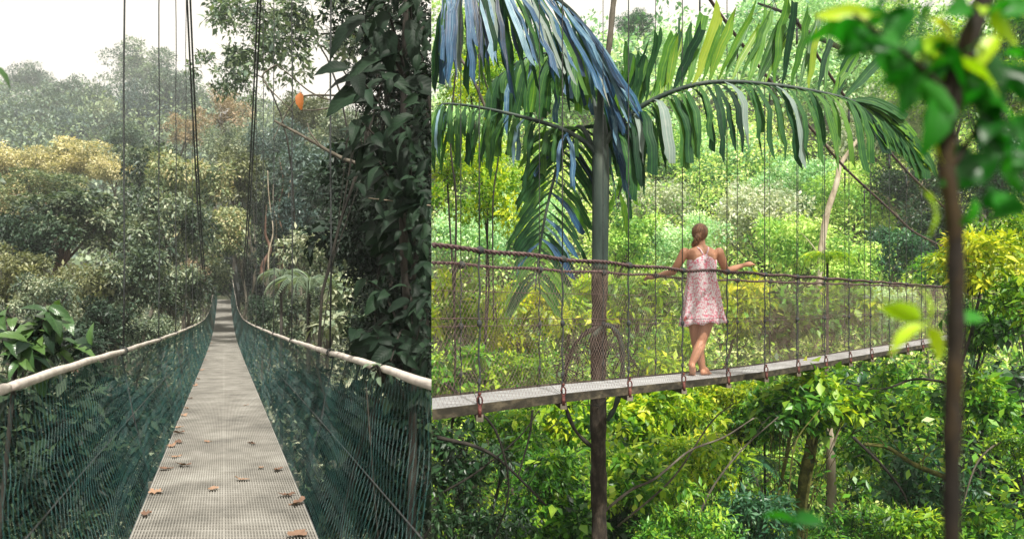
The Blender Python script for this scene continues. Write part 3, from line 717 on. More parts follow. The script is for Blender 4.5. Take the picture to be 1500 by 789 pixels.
# big right frond: rises, runs right, droops at its tip; leaflets on the far side stand up, the near side hangs
def d_right(t, sg, T, r):
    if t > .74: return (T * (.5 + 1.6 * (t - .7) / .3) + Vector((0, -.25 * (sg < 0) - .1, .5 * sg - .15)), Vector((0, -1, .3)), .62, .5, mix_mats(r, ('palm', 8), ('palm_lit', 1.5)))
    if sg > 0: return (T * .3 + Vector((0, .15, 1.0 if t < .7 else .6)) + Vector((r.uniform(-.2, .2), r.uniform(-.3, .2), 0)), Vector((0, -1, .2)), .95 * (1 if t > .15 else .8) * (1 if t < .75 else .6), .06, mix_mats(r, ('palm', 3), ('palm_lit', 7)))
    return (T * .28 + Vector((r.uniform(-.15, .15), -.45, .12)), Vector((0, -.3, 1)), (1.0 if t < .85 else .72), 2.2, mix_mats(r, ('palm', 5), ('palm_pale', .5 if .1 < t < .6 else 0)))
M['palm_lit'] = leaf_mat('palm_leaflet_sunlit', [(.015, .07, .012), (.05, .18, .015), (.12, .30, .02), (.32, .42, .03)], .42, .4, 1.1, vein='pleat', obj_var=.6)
Y_ = PY
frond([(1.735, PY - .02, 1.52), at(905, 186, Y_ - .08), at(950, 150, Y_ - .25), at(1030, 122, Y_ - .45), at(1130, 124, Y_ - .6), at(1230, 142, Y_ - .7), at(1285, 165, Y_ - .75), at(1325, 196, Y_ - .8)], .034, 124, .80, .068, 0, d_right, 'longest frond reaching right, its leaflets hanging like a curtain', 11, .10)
# big left frond in front, blue-sheened leaflets streaming down to the left
def d_left(t, sg, T, r):
    return (-T * (.8 - .75 * t) + Vector((.35 - .55 * t + r.uniform(-.12, .12), -.3 * sg, -.2 - .55 * t + r.uniform(-.12, .12))), Vector((0, -.9, .6)), 1.2 - .4 * t, .12 + .5 * t, mix_mats(r, ('palm_sheen', 7 if sg > 0 else 3), ('palm', 1 if sg > 0 else 4), ('palm_pale', .5)))
frond([top, at(878, 95, Y_ - .15), at(848, 30, Y_ - .35), at(795, -12, Y_ - .6), at(730, -25, Y_ - .8), at(680, -28, Y_ - .9), at(648, -15, Y_ - 1.0)], .036, 120, 1.0, .040, 0, d_left, 'blue-sheened frond arching up and left', 12, .1)
# second left frond behind with hanging dark leaflets, bare arching rachis
def d_left2(t, sg, T, r):
    return (T * r.uniform(.1, .5) + Vector((r.uniform(-.3, .3), -.35 * sg, -.15)), Vector((0, -.5, 1)), r.uniform(.4, 1.2) if t > .25 else .4, 2.0, mix_mats(r, ('palm', 4), ('palm_lit', .5), ('palm_sheen', .8)))
frond([(1.70, PY, 1.40), at(862, 212, Y_ - .02), at(820, 188, Y_ + .1), at(760, 170, Y_ + .15), at(700, 157, Y_ + .1), at(655, 152, Y_), at(642, 156, Y_)], .03, 56, .62, .045, 0, d_left2, 'lower frond reaching left with a bare bowed stalk', 13, .25)
def d_hang(t, sg, T, r):
    # leaflets of the down-hanging frond spread sideways like a comb
    return (T * .55 + Vector((sg * 1.0, -.1, -.05)), Vector((0, -1, .1)), (.95 if t < .7 else .7), .5, mix_mats(r, ('palm', 5), ('palm_sheen', 2.0 if sg > 0 else .5), ('palm_lit', .8)))
frond([(1.68, PY + .05, 1.50), at(850, 186, Y_ + .2), at(828, 210, Y_ + .3), at(812, 260, Y_ + .35), at(798, 320, Y_ + .3), at(790, 370, Y_ + .25), at(784, 425, Y_ + .2)], .026, 56, .72, .045, 0, d_hang, 'frond hanging straight down left of the stem', 14, .12)
def d_back(t, sg, T, r):
    return (T * .8 + Vector((sg * .55, .1, .2)), Vector((0, -1, .3)), .8, 1.0, mix_mats(r, ('palm', 3), ('palm_lit', 3)))
frond([top, at(896, 180, Y_ + .3), at(915, 185, Y_ + .6), at(925, 230, Y_ + .8), at(905, 290, Y_ + .9)], .022, 26, .55, .05, 0, d_back, 'short frond drooping behind the stem', 15, .2)
frond([top, at(860, 110, Y_ + .4), at(820, 80, Y_ + .7), at(770, 85, Y_ + 1.0), at(720, 120, Y_ + 1.2)], .024, 50, .85, .085, 0, d_left2, 'frond behind the blue-sheened one with broad dark leaflets', 16, .2)
# ring of bent root around the trunk
mb = MB(); 
ringpts = [at(906, 478, Y_ + .05), at(872, 480, Y_ - .22), at(843, 503, Y_ - .2), at(829, 545, Y_ - .1), at(828, 590, Y_ + .0), at(843, 630, Y_ + .05), at(868, 655, Y_ + .02)]
sp = spline(ringpts, 40); mb.tube(sp, .019 + .005 * np.sin(np.arange(40) * .9), 8)
tag(link('hanging_vine', (lambda me: me)(mb.mesh('hanging_vine')), None, M['bark_dark']), 'dark bent vine looping left around the palm trunk through the deck level', 'vine', 'vines looped round the palm trunk')
mb = MB(); sp = spline([at(868, 492, Y_ - .2), at(890, 476, Y_ - .25), at(908, 498, Y_ - .25), at(912, 545, Y_ - .15), at(903, 590, Y_ - .1), at(890, 615, Y_ - .05)], 40); mb.tube(sp, .026 + .005 * np.sin(np.arange(40) * 1.1), 8)
tag(link('hanging_vine', mb.mesh('hanging_vine'), None, M['palm_stem']), 'grey green bent vine curving down right of the palm trunk', 'vine', 'vines looped round the palm trunk')
mb = MB(); r = random.Random(9)
for k in range(46):
    a = r.uniform(0, 6.28); c = at(875 + 45 * math.cos(a), 540 + 38 * math.sin(a), Y_ + r.uniform(-.3, .1))
    P = [c + Vector((r.uniform(-.16, .16), r.uniform(-.05, .05), r.uniform(-.16, .16))) for _ in range(4)]
    mb.tube(spline(P, 9), .004, 4, cap=False)
tag(link('root_tangle', mb.mesh('root_tangle'), None, M['bark_dark']), 'tangle of thin dark aerial roots round the palm trunk', 'roots')

# ------------------------------------------------------------------ woman on the rope bridge
SIDE[0] = 0
def woman():
    Y0 = 8.78; sc_ = Y0 / F
    W = lambda px, py, dy=0.: np.array([(px - 1028) * sc_, dy, (550 - py) * sc_])   # local: x right, y away, z up from the deck
    root = empty('person', (396 / F * Y0, Y0, float(zd(2.9)) + .004), 'woman in pink print sundress standing barefoot on the rope bridge, facing away', 'person')
    g = MB()
    def limb(P, r, n=14, m=22):
        P = spline(P, m); rr = np.interp(np.linspace(0, 1, m), np.linspace(0, 1, len(r)), r); g.tube(P, rr, n)
        g.ball(P[0], (rr[0],) * 3, 12, 9); g.ball(P[-1], (rr[-1],) * 3, 12, 9)
    # torso: stacked ellipses
    def loft(mb, rings, nu=28, closed=True, fold=None):
        V = []
        for k, (cx, cyy, z, rx, ry) in enumerate(rings):
            for q in range(nu):
                a = 6.2832 * q / nu; f = 1 + (fold(a, k) if fold else 0)
                V.append((cx + rx * f * math.cos(a), cyy + ry * f * math.sin(a), z))
        n = len(rings); Fq = [(k * nu + q, k * nu + (q + 1) % nu, (k + 1) * nu + (q + 1) % nu, (k + 1) * nu + q) for k in range(n - 1) for q in range(nu)]
        mb.add(V, Fq)
        if closed:
            for k, rv in ((0, 1), (n - 1, -1)):
                c = len(V)
                mb.add([(rings[k][0], rings[k][1], rings[k][2])] + V[k * nu:(k + 1) * nu], [((0, 1 + (q + 1) % nu, 1 + q, 1 + q) if rv > 0 else (0, 1 + q, 1 + (q + 1) % nu, 1 + (q + 1) % nu)) for q in range(nu)])
    tor = [(.01, 0, .74, .085, .08), (.01, 0, .80, .165, .115), (.01, 0, .88, .172, .115), (.005, 0, .97, .145, .10), (0, .0, 1.05, .122, .09), (0, .0, 1.13, .132, .095), (0, 0, 1.22, .150, .105), (0, 0, 1.29, .165, .10), (-.002, 0, 1.335, .160, .082), (-.004, 0, 1.37, .105, .062), (-.006, 0, 1.395, .052, .05)]
    loft(g, tor)
    g.ball((-.06, -.02, .83), (.095, .1, .1)); g.ball((.08, -.02, .83), (.095, .1, .1))
    g.ball((-.065, .085, 1.2), (.055, .045, .055)); g.ball((.065, .085, 1.2), (.055, .045, .055))   # chest, away from the viewer
    g.ball((-.07, -.065, 1.25), (.06, .03, .08)); g.ball((.07, -.065, 1.25), (.06, .03, .08))       # shoulder blades
    limb([(-.006, 0, 1.36), (-.01, .008, 1.43), (-.012, .015, 1.47)], [.052, .046, .048])
    HC = np.array([-.014, .03, 1.535])
    g.ball(HC, (.072, .09, .088), 20, 14); g.ball(HC + (0, .035, -.05), (.052, .055, .05), 14, 10)
    g.ball(HC + (0, .105, -.018), (.011, .018, .016), 8, 6)                                         # nose
    g.ball(HC + (0, .088, -.047), (.022, .010, .006), 8, 6); g.ball(HC + (0, .088, -.055), (.020, .011, .006), 8, 6)
    for s in (-1, 1): g.ball(HC + (s * .072, .0, -.012), (.008, .018, .027), 8, 6)
    # arms
    shL, elL, wrL = W(1003, 370), W(989, 398, .08), W(968, 405, .30)
    shR, elR, wrR = W(1053, 370), W(1068, 397, .10), W(1099, 387, .16)
    for sh, el, wr in ((shL, elL, wrL), (shR, elR, wrR)):
        limb([sh + (0, 0, 0), (sh + el) / 2 + (0, -.01, .0), el], [.052, .045, .036])
        limb([el, (el * .6 + wr * .4), wr], [.037, .037, .021])
        g.ball(sh + (0, 0, .0), (.055, .052, .055))
    # hands
    def hand(wr, fwd, palm_n, side, curl):
        fwd = np.array(Vector(fwd).normalized()); n = np.array(Vector(palm_n).normalized()); s = np.cross(fwd, n) * side
        g.tube([wr, wr + fwd * .03, wr + fwd * .085], [.022, .03, .028], 10)
        g.ball(wr + fwd * .05, (.032, .032, .02), 10, 8); g.ball(wr + fwd * .085, (.03, .03, .016), 10, 8)
        for i, (o, L, r) in enumerate(((-.027, .066, .0078), (-.009, .076, .0082), (.009, .071, .008), (.026, .056, .0070))):
            b = wr + fwd * .085 + s * o; p1 = b + fwd * L * .42 + n * L * .12 * curl; p2 = p1 + fwd * L * .26 + n * L * .25 * curl; p3 = p2 + fwd * L * .16 + n * L * .3 * curl
            g.tube([b, p1, p2, p3], [r * 1.1, r, r * .95, r * .75], 8); g.ball(p3, (r * .75,) * 3, 8, 6)
        b = wr + fwd * .03 - s * .026; g.tube([b, b - s * .022 + fwd * .025, b - s * .028 + fwd * .055 + n * .01], [.013, .010, .008], 8); g.ball(b - s * .028 + fwd * .055 + n * .01, (.008,) * 3, 8, 6)
    hand(wrL, (-.35, .7, .05), (.2, .1, -1), 1, 1.0)
    hand(wrR, (.85, .3, .12), (0, .3, -1), -1, .55)
    # legs, crossed
    hipR, knR, anR = np.array([.085, -.01, .80]), W(1025, 500, -.05), W(1009, 532, -.09)
    hipL, knL, anL = np.array([-.07, .01, .80]), W(1023, 503, .07), W(1033, 541, .08)
    limb([hipR, (hipR + knR) / 2 + (.01, -.01, 0), knR], [.09, .075, .052]); limb([knR, knR * .65 + anR * .35 + (0, -.02, 0), anR], [.052, .056, .034])
    limb([hipL, (hipL + knL) / 2 + (-.005, 0, 0), knL], [.09, .075, .052]); limb([knL, knL * .65 + anL * .35 + (0, -.02, 0), anL], [.052, .055, .033])
    # crossed foot: heel raised, toes on the deck; standing foot: flat, pointing right and away
    toe = np.array([-.105, -.02, .016])
    limb([anR + (0, -.015, -.02), (anR + toe) / 2 + (0, -.02, -.012), toe], [.034, .036, .026]); g.ball(anR + (-.0, -.03, -.02), (.03, .034, .035))
    for i in range(5): g.tube([toe + (-.028 + .014 * i, .0, 0), toe + (-.03 + .015 * i, .045 - .006 * i, -.006)], [.010, .008 - .0006 * i], 7)
    heel = np.array([anL[0] - .008, anL[1] - .03, .03]); ft = np.array([.115, .13, .018])
    g.ball(heel, (.033, .035, .032)); limb([anL, (heel + ft) / 2 + (.0, 0, .03), ft], [.033, .033, .022]); limb([heel, (heel + ft) / 2, ft], [.028, .026, .02])
    fd = unit((ft - heel) * (1, 1, 0)); fs = np.array([-fd[1], fd[0], 0])
    for i in range(5): b = ft + fs * (.028 - .014 * i) - (0, 0, .003); g.tube([b, b + fd * (.048 - .006 * i) - np.array([0, 0, .004])], [.010, .0085 - .0007 * i], 7)
    me = g.mesh('person_body_raw'); tmp = bpy.data.objects.new('tmp', me); COL.objects.link(tmp)
    md = tmp.modifiers.new('r', 'REMESH'); md.mode = 'VOXEL'; md.voxel_size = .0052; md.use_smooth_shade = True
    ms = tmp.modifiers.new('s', 'SMOOTH'); ms.iterations = 3; ms.factor = .5
    dg = bpy.context.evaluated_depsgraph_get(); body = bpy.data.meshes.new_from_object(tmp.evaluated_get(dg)); body.name = 'body'
    bpy.data.objects.remove(tmp); link('body', body, root, M['skin'])
    for s in (-1, 1):
        mb = MB(); mb.ball(HC + (s * .028, .083, .004), (.012, .008, .008), 10, 8); link('eye', mb.mesh('eye'), root, M['white_eye'])
    # dress: bodice high under the arms, flaring to a full hem
    def fold(a, k): t = k / 13; return (.014 + .10 * t * t) * math.sin(a * 9 + .7 * math.sin(a * 2) + k * .07) + .03 * t * math.sin(a * 4 + 1)
    rings = [(0, 0, 1.262, .150, .107), (0, 0, 1.235, .156, .113), (0, 0, 1.19, .154, .116), (0, 0, 1.14, .147, .112), (0, 0, 1.09, .146, .112), (.003, 0, 1.03, .152, .118), (.006, 0, .97, .164, .126), (.008, 0, .90, .178, .136), (.01, 0, .83, .188, .146), (.012, 0, .77, .196, .155), (.014, 0, .71, .203, .163), (.016, 0, .66, .208, .168), (.018, 0, .61, .222, .178), (.018, 0, .565, .230, .184)]
    mb = MB(); loft(mb, rings, 88, False, fold)
    nv = len(mb.v[0]); V = mb.v[0]
    top_m = V[:, 2] > 1.24; V[top_m, 2] += -.035 * (np.abs(V[top_m, 0]) / .15) ** 2 + .03 * np.exp(-(V[top_m, 0] / .05) ** 2)
    low = V[:, 2] < .60; V[low, 2] += -.022 * np.clip(-V[low, 0] / .2, 0, 1) * 1.4 + .012 * np.sin(V[low, 0] * 40)
    dr = link('dress', mb.mesh('dress'), root, M['dress'])
    so = dr.modifiers.new('thickness', 'SOLIDIFY'); so.thickness = .004
    mb = MB()
    for s in (-1, 1): mb.tube(spline([(s * .052 - .004, .03, 1.385), (s * .055 - .004, -.055, 1.366), (s * .035, -.088, 1.33), (.0, -.108, 1.255)], 14), .0085, 7)
    mb.tube([(0, -.106, 1.27), (0, -.114, 1.215)], .013, 7)
    link('strap', mb.mesh('strap'), root, M['dress'])
    # hair: cap over the back of the head and a plait falling left
    mb = MB(); nu, nv_ = 40, 20; V = []
    for i in range(nv_):
        b = math.pi * (i / (nv_ - 1)) * .80
        for q in range(nu):
            a = 6.2832 * q / nu; face = max(0, math.sin(a)) ; bb = b * (1 - .45 * face)
            gr = 1 + .018 * math.sin(a * 17 + b * 3)
            V.append(HC + np.array([.083 * gr * math.sin(bb) * math.cos(a), -.008 + .100 * gr * math.sin(bb) * math.sin(a), .002 + .098 * math.cos(bb)]))
    mb.add(V, [(i * nu + q, (i + 1) * nu + q, (i + 1) * nu + (q + 1) % nu, i * nu + (q + 1) % nu) for i in range(nv_ - 1) for q in range(nu)])
    pl = spline([HC + (-.02, -.075, -.02), HC + (-.045, -.085, -.065), HC + (-.068, -.06, -.11), HC + (-.074, -.04, -.13), HC + (-.074, -.03, -.15)], 30)
    for ph in (0, 2.09, 4.19):
        w = np.linspace(0, 15, 30) + ph; mb.tube(pl + np.stack([.013 * np.cos(w), .008 * np.sin(w), 0 * w], -1), np.linspace(.026, .012, 30), 8)
    mb.ball(HC + (-.012, -.05, -.04), (.062, .052, .055), 16, 10)
    link('hair', mb.mesh('hair'), root, M['hair'])
    root.scale = (1, 1, 1)
M['white_eye'] = rough_mat('eye', [(.6, .58, .55), (.7, .68, .66)], 3, .3, 0)
woman()

# ------------------------------------------------------------------ near sapling (out of focus), seedling, broad-leaved shrubs
SIDE[0] = 1
def broad_leaf_mesh(seed, L=1., W=.42, heart=False, droop=.25, segs=8):
    r = random.Random(seed); mb = MB(); V = []; tw = r.uniform(-.3, .3)
    for i in range(segs + 1):
        t = i / segs; w = W * (math.sin(math.pi * min(1, t ** .75)) ** .8 if 0 < t < 1 else 0.01) * .5 * (1 + .08 * math.sin(i * 2.3 + seed))
        x = L * t; z = L * (.10 * math.sin(t * 2.6) - droop * t * t); tz = tw * t
        for s, f in ((-1, 1), (-.5, .5), (0, 0), (.5, .5), (1, 1)):
            V.append((x - .03 * abs(s) * L, s * w, z + abs(s) * w * (.35 + .05 * math.sin(i * 3)) + s * w * tz))
    Fq = [(i * 5 + q, (i + 1) * 5 + q, (i + 1) * 5 + q + 1, i * 5 + q + 1) for i in range(segs) for q in range(4)]
    mb.add(V, Fq, .5)
    mb.tube([(-.18 * L, 0, .01), (0, 0, 0)], .012 * L, 5, cap=False)
    me = mb.mesh('leaf'); rib_attr(me, [(i / segs, f, 0) for i in range(segs + 1) for f in (-1, -.5, 0, .5, 1)] + [(0, 0, 0)] * 10); return me
BL = [broad_leaf_mesh(k, 1, .34 + .05 * (k % 4), droop=.15 + .12 * (k % 3)) for k in range(8)]
def put_leaf(parent, origin, pos, d, L, mat, k, roll=0.0, name='leaf', up=(0, 0, 1)):
    """leaf part with its length along d"""
    d = Vector(d).normalized(); up = Vector(up); s = up.cross(d)
    if s.length < .05: s = Vector((1, 0, 0))
    s.normalize(); u = d.cross(s); Rm = Matrix((d, s, u)).transposed() @ Matrix.Rotation(roll, 3, 'X')
    o = link(name, BL[k % 8], parent, M[mat], Vector(pos) - origin, (L, L, L), Rm.to_euler()); return o

sy = .86
Sp = empty('sapling', tuple(at(1398, 1000, sy)), 'blurred thin dark sapling close to the viewer with bright green and yellow leaves', 'sapling'); SO = Vector(Sp.location)
mb = MB(); P = spline([at(1398, 1000, sy), at(1394, 789, sy), at(1396, 600, sy), at(1400, 470, sy), at(1398, 330, sy), at(1384, 225, sy), at(1396, 130, sy), at(1426, 40, sy), at(1462, -60, sy)], 70)
mb.tube(P, np.interp(np.arange(70), [0, 40, 50, 69], [.0086, .0083, .0106, .0085]) * (1 + .07 * np.sin(np.arange(70) * 1.3)), 12)
me = mb.mesh('trunk'); me.transform(Matrix.Translation(-SO)); link('trunk', me, Sp, M['sap_bark'])
r = random.Random(21)
def twig(a, b, c, rr=.0035):
    mb = MB(); mb.tube(spline([a, b, c], 12), np.linspace(rr, rr * .5, 12), 6); me = mb.mesh('twig'); me.transform(Matrix.Translation(-SO)); link('twig', me, Sp, M['sap_bark'])
twig(at(1400, 150, sy), at(1340, 90, sy - .02), at(1250, 20, sy - .03)); twig(at(1392, 250, sy), at(1440, 180, sy), at(1500, 150, sy + .02))
twig(at(1425, 30, sy), at(1380, -20, sy), at(1300, -30, sy)); twig(at(1398, 470, sy), at(1370, 460, sy), at(1345, 470, sy - .01), .002)
near_leaves = [(1275, 22, .9, 'near_lime', (-1, .3, .1)), (1300, 20, 1.2, 'near', (-.9, .2, -.2)), (1330, 10, 1.1, 'near', (-.5, -.2, -.8)), (1300, 60, 1.0, 'near', (-1, 0, -.25)),
 (1345, 55, .9, 'near', (-.6, .1, -1)), (1365, 30, .8, 'near_y', (.4, .1, -.3)), (1352, 90, 1.0, 'near', (-.4, 0, -1)), (1335, 110, .9, 'near', (-.9, .1, -.4)), (1375, 95, .9, 'near', (.1, .1, -1)),
 (1385, 20, .9, 'near', (.5, .2, .2)), (1440, 70, 1.0, 'near', (.7, .1, -.7)), (1455, 20, .9, 'near', (1, 0, .1)), (1412, 20, .9, 'near', (-.6, 0, .8)), (1425, 120, 1.0, 'near', (.8, .1, -.6)), (1442, 165, .9, 'near', (.4, .2, -1)),
 (1470, 180, 1.1, 'near', (1, 0, -.4)), (1480, 215, .9, 'near', (.3, .1, -1)), (1385, 180, .7, 'near_y', (-.3, 0, -1)), (1405, 210, .8, 'near', (.4, 0, -1)), (1350, 470, .75, 'near_lime', (-.9, .1, .35)), (1352, 476, .72, 'near_lime', (-.8, 0, -.55)), (1358, 470, .7, 'near_lime', (.1, .1, 1)), (1362, 480, .6, 'near_lime', (.3, 0, -.9)), (1405, 470, .55, 'near', (1, .1, .2)),
 (1378, 60, 1.0, 'near', (-.3, -.1, -1)), (1320, 40, .9, 'near', (-.4, .1, -1)), (1445, 110, .8, 'near', (1, 0, .3)), (1365, 5, .9, 'near', (-.2, 0, -1)), (1262, 30, .6, 'near_y', (-.7, .5, -.6))]
for k in range(64):
    zx = [(1250, 1420, -20, 95), (1335, 1480, 40, 300), (1420, 1510, 120, 320), (1380, 1510, -20, 120)][k % 4]
    near_leaves.append((r.uniform(zx[0], zx[1]), r.uniform(zx[2], zx[3]), r.uniform(.5, 1.1), 'near_lime' if k % 6 == 5 else 'near', (r.uniform(-1, 1), r.uniform(-.6, .6), r.uniform(-1, .2))))
near_leaves = [q for q in near_leaves if not (q[0] < 1370 and q[1] > 130 and q[3] == 'near')]
for k, (px, py, s_, mt, d) in enumerate(near_leaves):
    put_leaf(Sp, SO, at(px, py, sy + r.uniform(-.02, .02)), d, .064 * s_, mt, k, r.uniform(-.9, .9) + (1.1 if k % 2 else -1.0))
# seedling at the very bottom
Sd = empty('seedling', tuple(at(1168, 900, .95)), 'blurred pale green seedling poking up at the bottom edge', 'seedling'); S2 = Vector(Sd.location)
mb = MB(); mb.tube([at(1168, 900, .95), at(1167, 830, .95), at(1163, 762, .95)], .0022, 6); me = mb.mesh('stem'); me.transform(Matrix.Translation(-S2)); link('stem', me, Sd, M['near'])
for k, d in enumerate([(-1, .1, .2), (1, .1, -.1), (.2, -.6, .3)]): put_leaf(Sd, S2, at(1163, 763, .95), d, .04, 'near', k, .8)

# big-leaved dark tree close on the left half, against the seam of the two places
SIDE[0] = -1
By = 6.2
bx0 = -.16
Bt = empty('broadleaf_tree', (bx0, By, gh(bx0, By)), 'near dark tree with large drooping oval leaves beside the right rail of the netted bridge', 'tree'); BO = Vector(Bt.location)
mb = MB(); r = random.Random(77)
mb.tube(spline([(bx0, By, gh(bx0, By)), (bx0 - .05, By, -4), (bx0 + .02, By, -1), (bx0 - .06, By, .6), (bx0 - .02, By, 2.8)], 40), np.linspace(.045, .02, 40), 9)
stems = []
for k in range(36):
    z0 = r.uniform(-.9, 2.3); a = Vector((bx0, By, z0)); tipx = r.uniform(490, 640); tz = z0 + r.uniform(-.2, .7)
    tp = Vector(((tipx - 632) / F * By, By + r.uniform(-.7, .8), tz))
    if z0 < 1.0: tp.x = max(tp.x, (535 - 632) / F * By)
    S_ = spline([a, (a + tp) / 2 + Vector((0, 0, .12)), tp], 12); stems.append(S_); mb.tube(S_, np.linspace(.014, .005, 12), 6)
me = mb.mesh('trunk'); me.transform(Matrix.Translation(-BO)); link('trunk', me, Bt, M['bark_dark'])
for k in range(430):
    S_ = stems[r.randrange(36)]; p = Vector(S_[r.randrange(3, 12)])
    d = Vector((r.uniform(-1, .35), r.uniform(-.8, .3), r.uniform(-.9, .12)))
    put_leaf(Bt, BO, p, d, r.uniform(.11, .25), 'broad' if k % 11 else 'dark', k, r.uniform(-.5, .5), up=(r.uniform(-.4, .4), -.6, r.uniform(.2, 1)))
for k in range(300):
    p = at(632 - abs(r.gauss(0, 34)) - 3, r.uniform(-10, 560), By + r.uniform(-.7, .5)); d = Vector((r.uniform(-1, .4), r.uniform(-.8, .3), r.uniform(-1, .1)))
    put_leaf(Bt, BO, p, d, r.uniform(.06, .17), 'broad', k, r.uniform(-.6, .6), up=(r.uniform(-.6, .6), -.5, r.uniform(.2, 1)))
for (px, py, d, L) in [(540, 25, (-.9, -.1, -.75), .42), (565, 85, (-1, -.1, -.55), .44), (552, 40, (.3, 0, -1), .3), (510, 100, (-1, 0, -.15), .26), (530, 118, (-1, 0, -.1), .3), (535, 135, (-1, 0, -.45), .34), (560, 110, (.7, -.2, -.5), .3), (570, 45, (0, -.2, -1), .32), (600, 30, (.1, -.2, -1), .36), (590, 120, (.8, 0, -.3), .35), (545, 170, (-.6, 0, -.8), .3), (605, 170, (-.7, -.1, -.4), .3)]:
    put_leaf(Bt, BO, at(px, py, By - .4), d, L, 'broad', px, r.uniform(-.3, .3), up=(0, -.75, .65))

def leafy_shrub(px, py, Y, w, h, n, Lr, mat, label, name='shrub', group=None, extra=None, off=-1.3, thick=.03):
    b = at(px, py, Y); gz = gh(b.x, Y); rt = empty(name, (b.x + off, Y, gz), label, 'shrub', group); O = Vector(rt.location); r = random.Random(px + n)
    mb = MB(); S_ = []
    mb.tube(spline([O, (O + b) / 2 + Vector((.1, 0, 0)), b - Vector((.1, 0, h * .4))], 12), np.linspace(thick, thick * .5, 12), 7)
    for k in range(14):
        tp = b + Vector((r.uniform(-w, w), r.uniform(-w, w) * .6, r.uniform(-h, h))); s = b - Vector((0, 0, h * .5)); P = spline([s, (s + tp) / 2 + Vector((0, 0, .05)), tp], 10); S_.append(P); mb.tube(P, np.linspace(.012, .004, 10), 5)
    me = mb.mesh('stem'); me.transform(Matrix.Translation(-O)); link('stem', me, rt, M['bark_dark'])
    for k in range(n):
        P = S_[r.randrange(14)]; p = Vector(P[r.randrange(4, 10)]); d = Vector((r.uniform(-1, 1), r.uniform(-1, .4), r.uniform(-.9, .35)))
        put_leaf(rt, O, p, d, r.uniform(*Lr), mat if not extra or r.random() > .3 else extra, k, r.uniform(-.6, .6), up=(0, -.5, .8))
    return rt
leafy_shrub(45, 500, 5.6, .42, .34, 130, (.13, .23), 'broad_light', 'broad-leaved shrub with glossy mid-green leaves at the left frame edge above the beige rail', extra='broad')
leafy_shrub(-48, 175, 2.6, .09, .24, 26, (.08, .12), 'broad_light', 'dark green leaf tips poking in at the left frame edge beside the flowering canopy')
leafy_shrub(562, 548, 4.6, .10, .09, 12, (.07, .12), 'broad', 'small leafy sprig leaning over the right beige handrail', extra='fern', off=.2, thick=.007)

def fern(px, py, Y, L, n, mat, label, side):
    SIDE[0] = side; b = at(px, py, Y); rt = empty('tree_fern', (b.x, Y, gh(b.x, Y)), label, 'fern'); O = Vector(rt.location); r = random.Random(px)
    mb = MB(); mb.tube([O, b], [L * .08, L * .05], 8); me = mb.mesh('trunk'); me.transform(Matrix.Translation(-O)); link('trunk', me, rt, M['bark_dark'])
    for k in range(n):
        a = 6.283 * k / n + r.uniform(-.2, .2); d = Vector((math.cos(a), math.sin(a), 0)); l = L * r.uniform(.8, 1.1)
        P = spline([b, b + d * l * .4 + Vector((0, 0, l * .42)), b + d * l * .8 + Vector((0, 0, l * .3)), b + d * l * 1.1 + Vector((0, 0, -l * .15))], 26)
        mb = MB(); mb.tube(P, np.linspace(.02, .004, 26) * L, 5); s = Vector((-d.y, d.x, 0))
        Ps, As = [], []
        for i in range(4, 25):
            for sg in (-1, 1): Ps.append(P[i]); As.append(s * sg + d * .45 + Vector((0, 0, -.35)))
        tt = np.array([r.uniform(.2, .9) for _ in Ps]); wd = np.array([math.sin(math.pi * (i // 2 + 2) / 24) for i in range(len(Ps))])
        leaves(mb, np.array(Ps), np.array([tuple(v) for v in As]), np.tile([0, 0, 1.], (len(Ps), 1)), wd * l * .32, wd * l * .07, tt, 'flat')
        me = mb.mesh('frond'); me.transform(Matrix.Translation(-O)); link('frond', me, rt, M[mat])
fern(452, 430, 20, 1.0, 13, 'fern', 'pale feathery fern with drooping fronds right of the netted bridge', -1)
fern(412, 412, 23, .8, 11, 'fern', 'smaller pale fern left of the large pale fern', -1)
fern(1212, 385, 20, .62, 30, 'lime', 'spiky yellow green rosette plant beyond the rope bridge rail', 1)
fern(1085, 690, 11, .5, 12, 'teal', 'cool green fern low in the gorge below the woman', 1)

